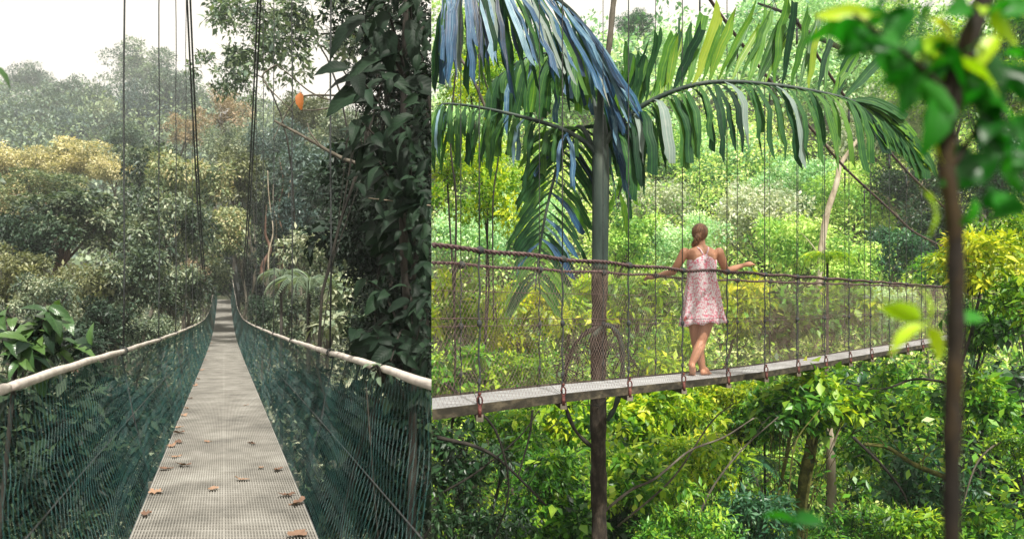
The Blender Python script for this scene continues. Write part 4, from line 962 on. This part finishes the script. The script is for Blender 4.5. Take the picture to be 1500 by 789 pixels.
# ------------------------------------------------------------------ trees, left half
G1 = 'trees on the hazy ridge'; G2 = 'trees on the slope left of the netted bridge'; G3 = 'dark trees right of the netted bridge'; G4 = 'trees in the ravine seen through the left net'; G5 = 'trees in the ravine seen through the right net'
LT = [
 (203, 96, 150, 50, 'fine', 'far', 'tall rounded hazy tree standing alone above the ridge line', G1, {'sz': .85}),
 (48, 118, 150, 34, 'fine', 'far', 'smaller rounded tree on the ridge left of the lone tall one', G1, {}),
 (-5, 135, 145, 34, 'lace', 'far', 'thin hazy tree at the left end of the ridge', G1, {}),
 (25, 190, 120, 45, 'fine', 'blue', 'blue-green crown lowest on the left end of the ridge', G1, {}),
 (75, 160, 125, 50, 'fine', 'far', 'wide hazy crown below the smaller rounded ridge tree', G1, {}),
 (130, 150, 130, 50, 'fine', 'far', 'wide hazy crown in the dip of the ridge', G1, {}),
 (160, 185, 108, 46, 'fine', 'grey', 'grey-green crown under the dip of the ridge', G1, {}),
 (215, 165, 112, 55, 'fine', 'blue', 'blue-green hazy crown right under the lone tall ridge tree', G1, {}),
 (262, 140, 112, 50, 'fine', 'far', 'hazy crown right of the lone tall ridge tree', G1, {}),
 (100, 195, 100, 42, 'fine', 'blue', 'dark blue-green crown just above the cream flowering canopy', G1, {}),
 (190, 205, 92, 34, 'fine', 'far', 'small green crown behind the right end of the cream canopy', G1, {}),
 (272, 190, 80, 36, 'lace', 'rust', 'thin rusty brown tree beside the left hanging cables', G1, {}),
 (330, 160, 85, 45, 'lace', 'rust', 'rusty pale tree between the two main cables', G1, {}),
 (345, 215, 75, 45, 'fine', 'grey', 'grey-green crown between the two main cables', G1, {}),
 (450, 175, 75, 48, 'fine', 'olive', 'olive brown crown behind the orange hanging leaf', G1, {}),
 (410, 215, 66, 50, 'fine', 'blue', 'blue-green crown below the orange hanging leaf', G1, {}),
 (500, 190, 60, 50, 'fine', 'grey', 'grey-green crown behind the big drooping leaves', G1, {}),
 (22, 240, 66, 50, 'fine', 'cream', 'cream flowering tree at the left frame edge', 'cream flowering trees', {'sx': 1.3, 'sz': .75}),
 (108, 232, 64, 50, 'fine', 'cream', 'widest cream flowering tree in the middle of the pale canopy', 'cream flowering trees', {'sx': 1.3, 'sz': .7}),
 (172, 248, 60, 36, 'fine', 'cream', 'cream flowering tree at the right end of the pale canopy', 'cream flowering trees', {'sx': 1.2, 'sz': .8}),
 (60, 278, 50, 46, 'fine', 'peach', 'peach-tipped crown under the cream canopy', G2, {'sx': 1.4, 'sz': .7}),
 (10, 300, 48, 40, 'fine', 'peach', 'peach-tipped crown at the left frame edge', G2, {}),
 (222, 255, 50, 50, 'mid', 'grey', 'grey-green tree just right of the cream canopy', G2, {}),
 (280, 262, 46, 50, 'mid', 'peach', 'peach-tipped tree behind the left main cable', G2, {}),
 (335, 262, 52, 44, 'mid', 'olive', 'olive tree between the two main cables', G2, {}),
 (105, 318, 36, 62, 'mid', 'grey', 'spreading grey-green tree with forked bare trunks over the left rail', G2, {'trunk_px': 78, 'tr': .22, 'bark': 'bark_red', 'sx': 1.2, 'sz': .7}),
 (50, 350, 34, 50, 'mid', 'dark', 'dark tree left of the forked bare trunks', G2, {}),
 (185, 330, 38, 55, 'mid', 'grey', 'grey-green tree right of the forked bare trunks', G2, {}),
 (245, 335, 36, 58, 'mid', 'grey', 'broad grey-green tree in front of the left hangers', G2, {}),
 (310, 335, 44, 50, 'mid', 'peach', 'light-tipped tree over the far end of the left rail', G2, {}),
 (10, 410, 26, 50, 'mid', 'olive', 'olive bush-like tree at the left frame edge over the broad-leaved shrub', G2, {}),
 (60, 440, 24, 40, 'mid', 'grey', 'low grey-green tree behind the broad-leaved shrub', G2, {}),
 (130, 420, 30, 52, 'mid', 'olive', 'pale olive thicket tree right of the forked trunks', G2, {}),
 (195, 410, 30, 56, 'mid', 'grey', 'grey-green tree behind the thickest left hanger', G2, {}),
 (255, 425, 32, 46, 'mid', 'grey', 'grey-green tree leaning over the far left rail', G2, {}),
 (292, 400, 48, 40, 'mid', 'grey', 'grey-green crown beside the dark portal of the netted bridge', G2, {}),
 (268, 405, 40, 32, 'lace', 'rust', 'rusty drying tree between the left hangers', G2, {}),
 (150, 480, 22, 46, 'mid', 'dark', 'dark low tree behind the left rail', G2, {}),
 (215, 485, 24, 34, 'mid', 'grey', 'small grey-green tree behind the bend of the left rail', G2, {}),
 (100, 510, 17, 40, 'mid', 'dark', 'dark tree under the middle of the left rail', G4, {}),
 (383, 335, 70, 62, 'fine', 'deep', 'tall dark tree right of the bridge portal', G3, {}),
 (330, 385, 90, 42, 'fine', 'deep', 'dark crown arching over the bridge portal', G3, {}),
 (327, 412, 86, 26, 'fine', 'deep', 'black-green crown added to darken the opening behind the bridge portal', G3, {}),  # added dark crown, its near-black leaves paint the shaded portal opening
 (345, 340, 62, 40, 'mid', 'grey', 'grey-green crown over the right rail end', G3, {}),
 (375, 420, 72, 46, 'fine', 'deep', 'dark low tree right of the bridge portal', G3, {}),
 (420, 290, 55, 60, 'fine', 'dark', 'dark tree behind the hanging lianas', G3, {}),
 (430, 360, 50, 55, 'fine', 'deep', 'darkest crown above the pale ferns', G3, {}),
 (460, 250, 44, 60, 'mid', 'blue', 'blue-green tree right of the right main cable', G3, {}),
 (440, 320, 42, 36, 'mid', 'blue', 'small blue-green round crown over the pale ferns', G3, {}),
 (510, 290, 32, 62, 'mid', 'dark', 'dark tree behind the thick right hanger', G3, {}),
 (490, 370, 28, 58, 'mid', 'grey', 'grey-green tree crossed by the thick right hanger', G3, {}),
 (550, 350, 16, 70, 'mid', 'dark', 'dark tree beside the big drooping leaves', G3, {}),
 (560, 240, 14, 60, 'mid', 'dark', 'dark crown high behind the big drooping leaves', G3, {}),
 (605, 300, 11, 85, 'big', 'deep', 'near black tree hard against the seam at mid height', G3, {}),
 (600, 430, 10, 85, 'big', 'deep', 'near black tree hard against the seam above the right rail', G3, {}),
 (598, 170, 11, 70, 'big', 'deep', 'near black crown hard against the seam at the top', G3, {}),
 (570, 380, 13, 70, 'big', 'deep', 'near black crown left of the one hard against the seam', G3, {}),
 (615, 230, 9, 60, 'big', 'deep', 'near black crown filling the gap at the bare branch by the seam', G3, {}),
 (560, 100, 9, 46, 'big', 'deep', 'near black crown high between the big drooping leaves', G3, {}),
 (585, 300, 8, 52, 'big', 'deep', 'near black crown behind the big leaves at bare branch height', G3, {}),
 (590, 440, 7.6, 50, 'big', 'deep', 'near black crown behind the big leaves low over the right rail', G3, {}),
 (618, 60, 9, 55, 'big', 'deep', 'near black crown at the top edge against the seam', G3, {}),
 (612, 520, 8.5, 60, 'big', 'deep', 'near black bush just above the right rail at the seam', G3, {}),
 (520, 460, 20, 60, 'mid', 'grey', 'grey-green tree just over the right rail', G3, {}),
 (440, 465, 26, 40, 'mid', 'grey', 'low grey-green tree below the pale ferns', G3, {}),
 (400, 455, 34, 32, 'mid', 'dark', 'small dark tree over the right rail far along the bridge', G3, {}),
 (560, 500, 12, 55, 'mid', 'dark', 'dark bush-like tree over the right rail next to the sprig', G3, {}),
 (395, 50, 30, 78, 'sparse', 'far', 'open-crowned hazy tree overhead between the right cables', 'overhead branches', {'trunk_px': 560, 'sx': 1.1}),
 (340, 105, 34, 52, 'sparse', 'far', 'thin hazy crown hanging lowest left of the right main cable', 'overhead branches', {'trunk_px': 430}),
 (470, 45, 22, 80, 'sparse', 'grey', 'open crown overhead left of the big drooping leaves', 'overhead branches', {'trunk_px': 600}),
 (540, 10, 14, 80, 'sparse', 'dark', 'dark open crown at the top edge by the big drooping leaves', 'overhead branches', {'trunk_px': 620}),
 (355, 20, 30, 48, 'sparse', 'far', 'open hazy crown at the top edge over the bridge', 'overhead branches', {'trunk_px': 520}),
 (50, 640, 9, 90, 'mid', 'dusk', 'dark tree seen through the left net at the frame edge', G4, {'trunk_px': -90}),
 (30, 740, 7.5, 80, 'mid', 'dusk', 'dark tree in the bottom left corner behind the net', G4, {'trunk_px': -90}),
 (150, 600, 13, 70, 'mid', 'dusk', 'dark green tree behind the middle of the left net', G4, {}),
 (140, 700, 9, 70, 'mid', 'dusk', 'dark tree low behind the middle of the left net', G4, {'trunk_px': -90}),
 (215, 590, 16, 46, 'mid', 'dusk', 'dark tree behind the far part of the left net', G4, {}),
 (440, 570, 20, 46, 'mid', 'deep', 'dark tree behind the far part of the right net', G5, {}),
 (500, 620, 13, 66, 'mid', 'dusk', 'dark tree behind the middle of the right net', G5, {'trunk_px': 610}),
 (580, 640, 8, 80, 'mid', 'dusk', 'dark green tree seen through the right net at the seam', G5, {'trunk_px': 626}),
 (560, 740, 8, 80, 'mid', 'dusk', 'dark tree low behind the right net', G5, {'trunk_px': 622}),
]
for (px, py, Y, rp, kd, mt, lab, grp, kw) in LT:
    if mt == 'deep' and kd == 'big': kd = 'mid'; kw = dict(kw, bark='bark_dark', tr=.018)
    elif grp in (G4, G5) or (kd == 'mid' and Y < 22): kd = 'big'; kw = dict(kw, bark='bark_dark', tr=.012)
    if grp == 'overhead branches': kw = dict(kw, tr=.035, bark='bark_dark')
    tree(-1, px, py, Y, rp, kd, mt, lab, {'cream': 'flowering_tree'}.get(mt, 'tree'), 'tree', grp, **kw)

# bare branch with an orange leaf, lianas
SIDE[0] = -1
mb = MB(); Yb = 9
mb.tube(spline([at(640, 258, Yb), at(572, 243, Yb), at(520, 238, Yb), at(490, 226, Yb), at(450, 203, Yb), at(402, 177, Yb)], 40), np.linspace(.03, .014, 40) * (1 + .12 * np.sin(np.arange(40) * 1.9)), 7)
for P in ([(500, 140), (450, 140), (430, 150), (412, 180), (400, 205)], [(530, 148), (490, 148), (455, 135), (425, 110), (405, 95)], [(405, 95), (385, 110), (395, 130), (430, 165)], [(470, 215), (455, 195), (450, 180)], [(520, 150), (470, 160), (440, 162)]):
    mb.tube(spline([at(x, y, Yb - .1) for x, y in P], 20), np.linspace(.012, .005, 20), 5)
tag(link('bare_branch', mb.mesh('bare_branch'), None, M['bark']), 'bare grey branch with curled twigs reaching left across the sky from the big-leaved tree', 'branch')
o = put_leaf(None, Vector((0, 0, 0)), at(440, 136, Yb - .1), (.03, 0, -1), .2, 'orange', 3, .3, 'hanging_leaf', up=(0, -1, 0)); tag(o, 'single orange dead leaf hanging from a curled twig', 'leaf')
r = random.Random(31)
for k, (x, y0, y1, lab) in enumerate([(398, 250, 400, 'pale liana hanging straight nearest the right hangers'), (412, 230, 425, 'liana with a bulge above the pale ferns'), (390, 300, 410, 'thick reddish liana trunk above the pale ferns'), (426, 240, 380, 'thin crooked liana left of the round blue-green crown'), (404, 270, 415, 'liana twisted beside the thick reddish one')]):
    Yl = 44 + k; mb = MB(); n = 24
    mb.tube(spline([at(x + r.uniform(-6, 6), y0 + (y1 - y0) * t / 5, Yl) for t in range(6)], n), np.linspace(.02, .16 if k == 2 else .05, n), 6)
    tag(link('liana', mb.mesh('liana'), None, M['bark_red'] if k in (1, 2) else M['bark_pale']), lab, 'liana', 'lianas hanging in the dark forest')
mb = MB(); mb.tube(spline([at(540, 290, 6), at(590, 296, 6), at(631, 301, 6)], 12), .004, 5)
tag(link('liana', mb.mesh('liana'), None, M['bark_pale']), 'thin pale creeper running level into the seam below the bare branch', 'liana')

# ------------------------------------------------------------------ trees, right half
H1 = 'misty trees on the far hillside'; H2 = 'trees on the slope beyond the rope bridge'; H3 = 'leafy trees behind the rope rails'; H4 = 'leafy trees in the gorge below the rope bridge'; H5 = 'trees on the right edge'
RT = [
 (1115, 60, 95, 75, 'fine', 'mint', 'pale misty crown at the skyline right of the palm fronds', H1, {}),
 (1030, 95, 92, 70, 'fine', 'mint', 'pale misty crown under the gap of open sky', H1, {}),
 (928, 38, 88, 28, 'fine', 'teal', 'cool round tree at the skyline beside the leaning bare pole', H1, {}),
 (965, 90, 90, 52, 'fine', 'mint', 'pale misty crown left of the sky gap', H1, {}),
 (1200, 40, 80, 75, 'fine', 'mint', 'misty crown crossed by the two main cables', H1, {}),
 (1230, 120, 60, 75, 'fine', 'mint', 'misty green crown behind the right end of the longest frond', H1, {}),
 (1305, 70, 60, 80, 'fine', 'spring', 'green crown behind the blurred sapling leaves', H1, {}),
 (1300, 180, 50, 66, 'fine', 'white', 'haze-whitened crown beyond the frond tip', H1, {}),
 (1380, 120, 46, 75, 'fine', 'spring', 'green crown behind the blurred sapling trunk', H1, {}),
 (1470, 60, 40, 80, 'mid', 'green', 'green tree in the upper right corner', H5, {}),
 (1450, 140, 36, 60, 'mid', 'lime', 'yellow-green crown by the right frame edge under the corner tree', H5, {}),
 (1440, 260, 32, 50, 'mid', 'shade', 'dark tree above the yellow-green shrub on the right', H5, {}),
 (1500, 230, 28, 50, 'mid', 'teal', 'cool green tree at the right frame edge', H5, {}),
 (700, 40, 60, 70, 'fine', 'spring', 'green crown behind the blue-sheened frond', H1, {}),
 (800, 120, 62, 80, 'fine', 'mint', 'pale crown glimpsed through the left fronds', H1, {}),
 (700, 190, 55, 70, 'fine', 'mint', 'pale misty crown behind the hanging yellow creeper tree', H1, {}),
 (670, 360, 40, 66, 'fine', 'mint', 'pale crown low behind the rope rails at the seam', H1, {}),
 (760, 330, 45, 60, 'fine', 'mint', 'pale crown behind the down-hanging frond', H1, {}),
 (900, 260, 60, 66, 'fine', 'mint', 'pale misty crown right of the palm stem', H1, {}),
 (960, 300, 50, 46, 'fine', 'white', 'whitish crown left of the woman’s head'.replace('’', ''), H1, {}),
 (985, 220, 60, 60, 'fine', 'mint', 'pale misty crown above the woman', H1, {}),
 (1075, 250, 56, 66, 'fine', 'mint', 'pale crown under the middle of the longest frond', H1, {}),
 (1100, 320, 40, 66, 'fine', 'white', 'haze-whitened crown right of the woman', H2, {}),
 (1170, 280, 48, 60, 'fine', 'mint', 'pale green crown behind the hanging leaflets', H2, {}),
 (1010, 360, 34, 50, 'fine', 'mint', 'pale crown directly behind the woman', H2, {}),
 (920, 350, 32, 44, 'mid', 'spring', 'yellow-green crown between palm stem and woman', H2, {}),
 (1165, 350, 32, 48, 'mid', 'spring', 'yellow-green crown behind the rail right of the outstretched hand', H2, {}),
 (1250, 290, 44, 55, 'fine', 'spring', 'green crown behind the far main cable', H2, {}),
 (1240, 390, 26, 42, 'mid', 'spring', 'yellow-green crown beside the spiky rosette plant', H2, {}),
 (1330, 280, 42, 46, 'fine', 'shade', 'dark vine-hung tree left of the blurred trunk', H2, {'bark': 'bark_pale', 'tr': .3}),
 (1345, 350, 36, 55, 'mid', 'shade', 'dark tree behind the far end of the rope rails', H2, {'bark': 'bark_pale', 'tr': .25}),
 (1310, 370, 30, 40, 'mid', 'teal', 'cool green crown over the far end of the brown net', H2, {}),
 (1370, 395, 24, 34, 'mid', 'green', 'small green crown left of the blurred trunk at rail height', H2, {}),
 (715, 270, 15, 78, 'lace', 'lime', 'thin yellow-green creeper tree hanging behind the left fronds', H3, {'sz': 1.2}),
 (655, 235, 14, 52, 'lace', 'lime', 'lime creeper tree at the seam under the left fronds', H3, {}),
 (690, 110, 15, 66, 'lace', 'lime', 'lime creeper tree high behind the blue-sheened frond', H3, {}),
 (680, 455, 17, 62, 'mid', 'lime', 'lime tree behind the brown net at the seam', H3, {}),
 (760, 475, 18, 62, 'mid', 'yellow', 'yellow-green tree behind the net left of the palm trunk', H3, {}),
 (835, 455, 20, 55, 'mid', 'lime', 'lime tree behind the net just left of the palm trunk', H3, {}),
 (935, 445, 20, 58, 'mid', 'lime', 'lime tree behind the net just right of the palm trunk', H3, {}),
 (985, 500, 18, 50, 'mid', 'lime', 'lime tree behind the woman’s legs'.replace('’', ''), H3, {}),
 (1080, 450, 22, 56, 'mid', 'yellow', 'yellow-green tree behind the net right of the woman', H3, {}),
 (1150, 470, 22, 50, 'mid', 'green', 'green tree behind the middle of the brown net', H3, {}),
 (1225, 455, 24, 46, 'mid', 'lime', 'lime tree behind the denser right part of the net', H3, {}),
 (1300, 450, 26, 46, 'mid', 'mint', 'pale tree behind the far end of the brown net', H3, {}),
 (670, 560, 14, 60, 'mid', 'green', 'green tree behind the deck at the seam', H3, {}),
 (775, 560, 14, 50, 'mid', 'lime', 'lime tree level with the deck left of the bent vines', H3, {}),
 (960, 560, 13, 50, 'mid', 'lime', 'lime tree level with the deck left of the woman’s feet'.replace('’', ''), H3, {}),
 (1440, 385, 9.5, 62, 'mid', 'yellow', 'yellow-green drooping tree leaning in from the right frame edge', H5, {'trunk_px': 1560}),
 (1480, 330, 10, 55, 'mid', 'lime', 'lime crown at the right frame edge above the drooping one', H5, {'trunk_px': 1580}),
 (1500, 440, 9, 60, 'mid', 'lime', 'lime crown lowest at the right frame edge', H5, {'trunk_px': 1590}),
 (1440, 480, 11, 48, 'mid', 'green', 'green crown right of the blurred trunk at deck height', H5, {'trunk_px': 1570}),
 (1490, 600, 14, 80, 'mid', 'shade', 'near black thicket put in for the dark hollow at the right edge below deck height', H5, {}),  # dark leaves painted in place of a shadowy hollow
 (1440, 590, 11, 50, 'mid', 'green', 'green crown right of the blurred trunk below the deck', H5, {}),
 (1460, 700, 12, 66, 'mid', 'shade', 'dark crown low on the right edge', H5, {}),
 (1490, 660, 9, 34, 'mid', 'lime', 'small lime spray in front of the dark right edge', H5, {}),
 (670, 680, 9, 62, 'mid', 'shade', 'dark tree below the deck at the seam', H4, {}),
 (740, 640, 10.5, 54, 'mid', 'green', 'green tree below the deck right of the seam', H4, {}),
 (700, 760, 8.5, 66, 'mid', 'shade', 'dark tree lowest beside the seam', H4, {}),
 (800, 700, 9.5, 60, 'mid', 'green', 'green tree left of the lower palm trunk', H4, {}),
 (830, 620, 12, 46, 'mid', 'lime', 'lime tree just below the bent vines', H4, {}),
 (815, 775, 9, 52, 'mid', 'green', 'green tree at the bottom edge left of the palm trunk', H4, {}),
 (935, 620, 11.5, 52, 'mid', 'lime', 'lime tree below the deck right of the palm trunk', H4, {}),
 (1000, 600, 12, 48, 'mid', 'lime', 'lime tree directly below the woman', H4, {}),
 (1075, 600, 12.5, 52, 'mid', 'yellow', 'yellow-green tree below the deck right of the woman', H4, {}),
 (940, 710, 10, 58, 'mid', 'green', 'green tree low right of the palm trunk', H4, {}),
 (1030, 680, 10.5, 60, 'mid', 'lime', 'lime tree in the middle of the gorge', H4, {}),
 (1000, 770, 9, 60, 'mid', 'green', 'green tree at the bottom edge under the woman', H4, {}),
 (1120, 620, 12, 46, 'mid', 'green', 'green tree left of the pale trunks', H4, {}),
 (1200, 590, 10.9, 60, 'mid', 'lime', 'lime tree crown spreading over the pale blotchy trunk', H4, {'trunk_px': 1214, 'bark': 'moss', 'tr': .03}),
 (1160, 600, 10.8, 50, 'mid', 'green', 'green crown hiding the top of the mossy trunk', H4, {'trunk_px': 1180, 'bark': 'moss', 'tr': .03}),
 (1265, 600, 15, 55, 'mid', 'teal', 'cool green tree under the far part of the deck', H4, {}),
 (1330, 590, 14, 56, 'mid', 'green', 'green tree left of the blurred trunk below the deck', H4, {}),
 (1290, 680, 12, 58, 'mid', 'green', 'green tree low left of the blurred trunk', H4, {}),
 (1350, 710, 11, 56, 'mid', 'teal', 'cool green tree low beside the blurred trunk', H4, {}),
 (1110, 760, 9.5, 55, 'mid', 'teal', 'cool green tree at the bottom edge behind the blurred seedling', H4, {}),
 (1250, 770, 9.5, 55, 'mid', 'green', 'green tree at the bottom edge right of the seedling', H4, {}),
 (1340, 785, 9, 50, 'mid', 'lime', 'lime tree at the bottom edge left of the blurred trunk', H4, {}),
 (1440, 780, 9.5, 50, 'mid', 'green', 'green tree at the bottom edge right of the blurred trunk', H4, {}),
 (880, 770, 10, 40, 'mid', 'shade', 'dark tree behind the foot of the palm trunk', H4, {}),
]
for (px, py, Y, rp, kd, mt, lab, grp, kw) in RT:
    if kd == 'mid' and Y < 26: kd = 'big'
    if Y < 17 and 'bark' not in kw: kw = dict(kw, bark='bark_dark', tr=.02)
    tree(1, px, py, Y, rp, kd, mt, lab, 'tree', 'tree', grp, **kw)
SIDE[0] = 1
def stick(name, pts, Y, r0, r1, mat, label, cat, group=None, twigs=0, seed=1):
    P = spline([at(p[0], p[1], Y + (p[2] if len(p) > 2 else 0)) for p in pts], 36); mb = MB()
    mb.tube(P, np.linspace(r0, r1, 36) * (1 + .08 * np.sin(np.arange(36) * 1.7 + seed)), 8); r = random.Random(seed)
    for k in range(twigs):
        a = Vector(P[r.randrange(8, 35)]); b = a + Vector((r.uniform(-.5, .5), r.uniform(-.2, .2), r.uniform(-.1, .5))) * (Y / 10)
        mb.tube(spline([a, (a + b) / 2 + Vector((0, 0, .06)), b], 8), np.linspace(r1 * .4, r1 * .15, 8), 5)
    tag(link(name, mb.mesh(name), None, M[mat]), label, cat, group)
stick('bare_pole', [(905, -40), (898, 10), (893, 62), (884, 130), (874, 300), (872, 600), (874, 1100)], 14, .045, .06, 'bark', 'leaning bare brown pole at the top edge right of the blue-sheened frond', 'pole')
stick('bare_tree', [(1216, 860), (1218, 700), (1212, 600), (1206, 540)], 12, .075, .045, 'bark_pale', 'straight blotchy pale trunk low in the gorge', 'tree trunk', 'bare trunks in the gorge', 2, 3)
stick('bare_tree', [(1172, 860), (1176, 720), (1188, 640), (1180, 590)], 11.8, .10, .05, 'moss', 'thicker mossy trunk left of the pale one', 'tree trunk', 'bare trunks in the gorge', 3, 4)
stick('branch', [(860, 770), (920, 720), (960, 700), (1010, 660), (1060, 640), (1104, 612)], 8.9, .018, .008, 'bark', 'long thin branch curving up right of the palm trunk', 'branch', 'bare branches in the gorge', 5, 5)
stick('branch', [(640, 640), (700, 655), (740, 680), (800, 740)], 8.0, .022, .010, 'bark_dark', 'dark arching branch below the deck beside the seam', 'branch', 'bare branches in the gorge', 7, 6)
stick('branch', [(1390, 700), (1340, 680), (1300, 655), (1265, 650)], 10.5, .035, .02, 'moss', 'mossy branch reaching left from behind the blurred trunk', 'branch', 'bare branches in the gorge', 6, 7)
stick('branch', [(780, 600), (775, 640), (758, 700)], 8.2, .012, .008, 'bark_dark', 'thin dark stem hanging from the deck left of the palm trunk', 'branch', 'bare branches in the gorge', 1, 8)
stick('branch', [(1196, 640), (1200, 430), (1208, 330), (1225, 270), (1232, 240), (1260, 200)], 30, .16, .06, 'bark_pale', 'crooked pale branch rising behind the hangers right of the woman', 'branch', None, 3, 9)
stick('branch', [(1230, 70), (1180, 45), (1150, 20), (1110, 5)], 30, .10, .04, 'bark_dark', 'dark bare branch at the top edge between the main cables', 'branch', None, 6, 10)
for q, (pts, Yq, rr_, mt_, lb_) in enumerate([
 ([(905, 770), (985, 700), (1040, 620), (1075, 590)], 9.4, .014, 'bark', 'thin grey branch steep below the woman'),
 ([(650, 560), (700, 600), (730, 640), (745, 720), (720, 800)], 7.9, .016, 'bark_dark', 'dark curved branch under the first shackle from the seam'),
 ([(650, 720), (700, 690), (760, 640), (790, 600)], 8.1, .012, 'bark_dark', 'dark thin branch rising to the deck left of the palm trunk'),
 ([(1010, 790), (1040, 720), (1085, 660), (1140, 610)], 9.6, .016, 'bark', 'grey forked branch in the middle of the gorge'),
 ([(1110, 790), (1150, 740), (1165, 650), (1200, 600)], 10.2, .014, 'moss', 'thin mossy branch beside the mossy trunk'),
 ([(1250, 640), (1300, 690), (1330, 740), (1320, 800)], 10.2, .02, 'bark_dark', 'dark drooping branch low left of the blurred trunk'),
 ([(1390, 560), (1340, 555), (1290, 570), (1240, 560)], 12, .022, 'bark_dark', 'dark level branch under the far end of the deck'),
 ([(1500, 640), (1460, 650), (1430, 680), (1410, 740)], 9, .014, 'bark', 'thin branch low at the right frame edge')]):
    stick('branch', pts, Yq, rr_, rr_ * .45, mt_, lb_, 'branch', 'bare branches in the gorge', 8, 40 + q)
stick('liana', [(665, 470), (668, 300), (660, 200), (672, 60)], 12, .016, .012, 'bark_dark', 'dark liana hanging near the seam behind the left fronds', 'liana', 'lianas behind the left fronds', 1, 12)
stick('liana', [(723, 470), (722, 300), (730, 200), (700, 80)], 12, .012, .010, 'bark_dark', 'dark liana hanging through the yellow creeper tree', 'liana', 'lianas behind the left fronds', 1, 13)
stick('liana', [(712, 160), (690, 110), (672, 80), (660, 40)], 10, .02, .016, 'bark', 'slanting dark branch behind the blue-sheened frond', 'branch', None, 1, 14)

# ------------------------------------------------------------------ the two places meet on the vertical plane x = 0: nothing of one reaches into the other
bpy.context.view_layer.update()
def cut_at_seam():
    for o, side in list(PARTS_OF.items()):
        bb = [(o.matrix_world @ Vector(c)).x for c in o.bound_box]
        if side < 0 and max(bb) < -.0005 or side > 0 and min(bb) > .0005: continue
        if side < 0 and min(bb) > 0 or side > 0 and max(bb) < 0:
            kids = list(o.children)
            if not kids: bpy.data.objects.remove(o); continue
        bm = bmesh.new(); bm.from_mesh(o.data); mi = o.matrix_world.inverted()
        co = mi @ Vector((.0004 * side, o.matrix_world.translation.y, o.matrix_world.translation.z)); no = (o.matrix_world.to_3x3().transposed() @ Vector((1, 0, 0))).normalized()
        bmesh.ops.bisect_plane(bm, geom=bm.verts[:] + bm.edges[:] + bm.faces[:], plane_co=co, plane_no=no, clear_outer=side < 0, clear_inner=side > 0)
        me = bpy.data.meshes.new(o.data.name); bm.to_mesh(me); bm.free()
        slot_mat = o.material_slots[0].material if o.material_slots else None
        o.data = me
        if slot_mat and o.material_slots: 
            if o.material_slots[0].material is not slot_mat: o.material_slots[0].link = 'OBJECT'; o.material_slots[0].material = slot_mat
        elif slot_mat: me.materials.append(slot_mat)
cut_at_seam()

# ------------------------------------------------------------------ haze: one closed box round the whole place
mb = MB(); mb.box((0, 300, 25), (600, 460, 50)); hz = link('haze', mb.mesh('haze', False)); tag(hz, 'thin pale haze hanging over the forest', kind='stuff')
hm, nt, N, L, out = new_mat('haze_air'); pv = N.new('ShaderNodeVolumePrincipled'); pv.inputs['Density'].default_value = .0007; pv.inputs['Color'].default_value = (.9, .96, 1, 1)
pv.inputs['Anisotropy'].default_value = .1
L.new(pv.outputs[0], out.inputs['Volume']); hz.data.materials.append(hm)
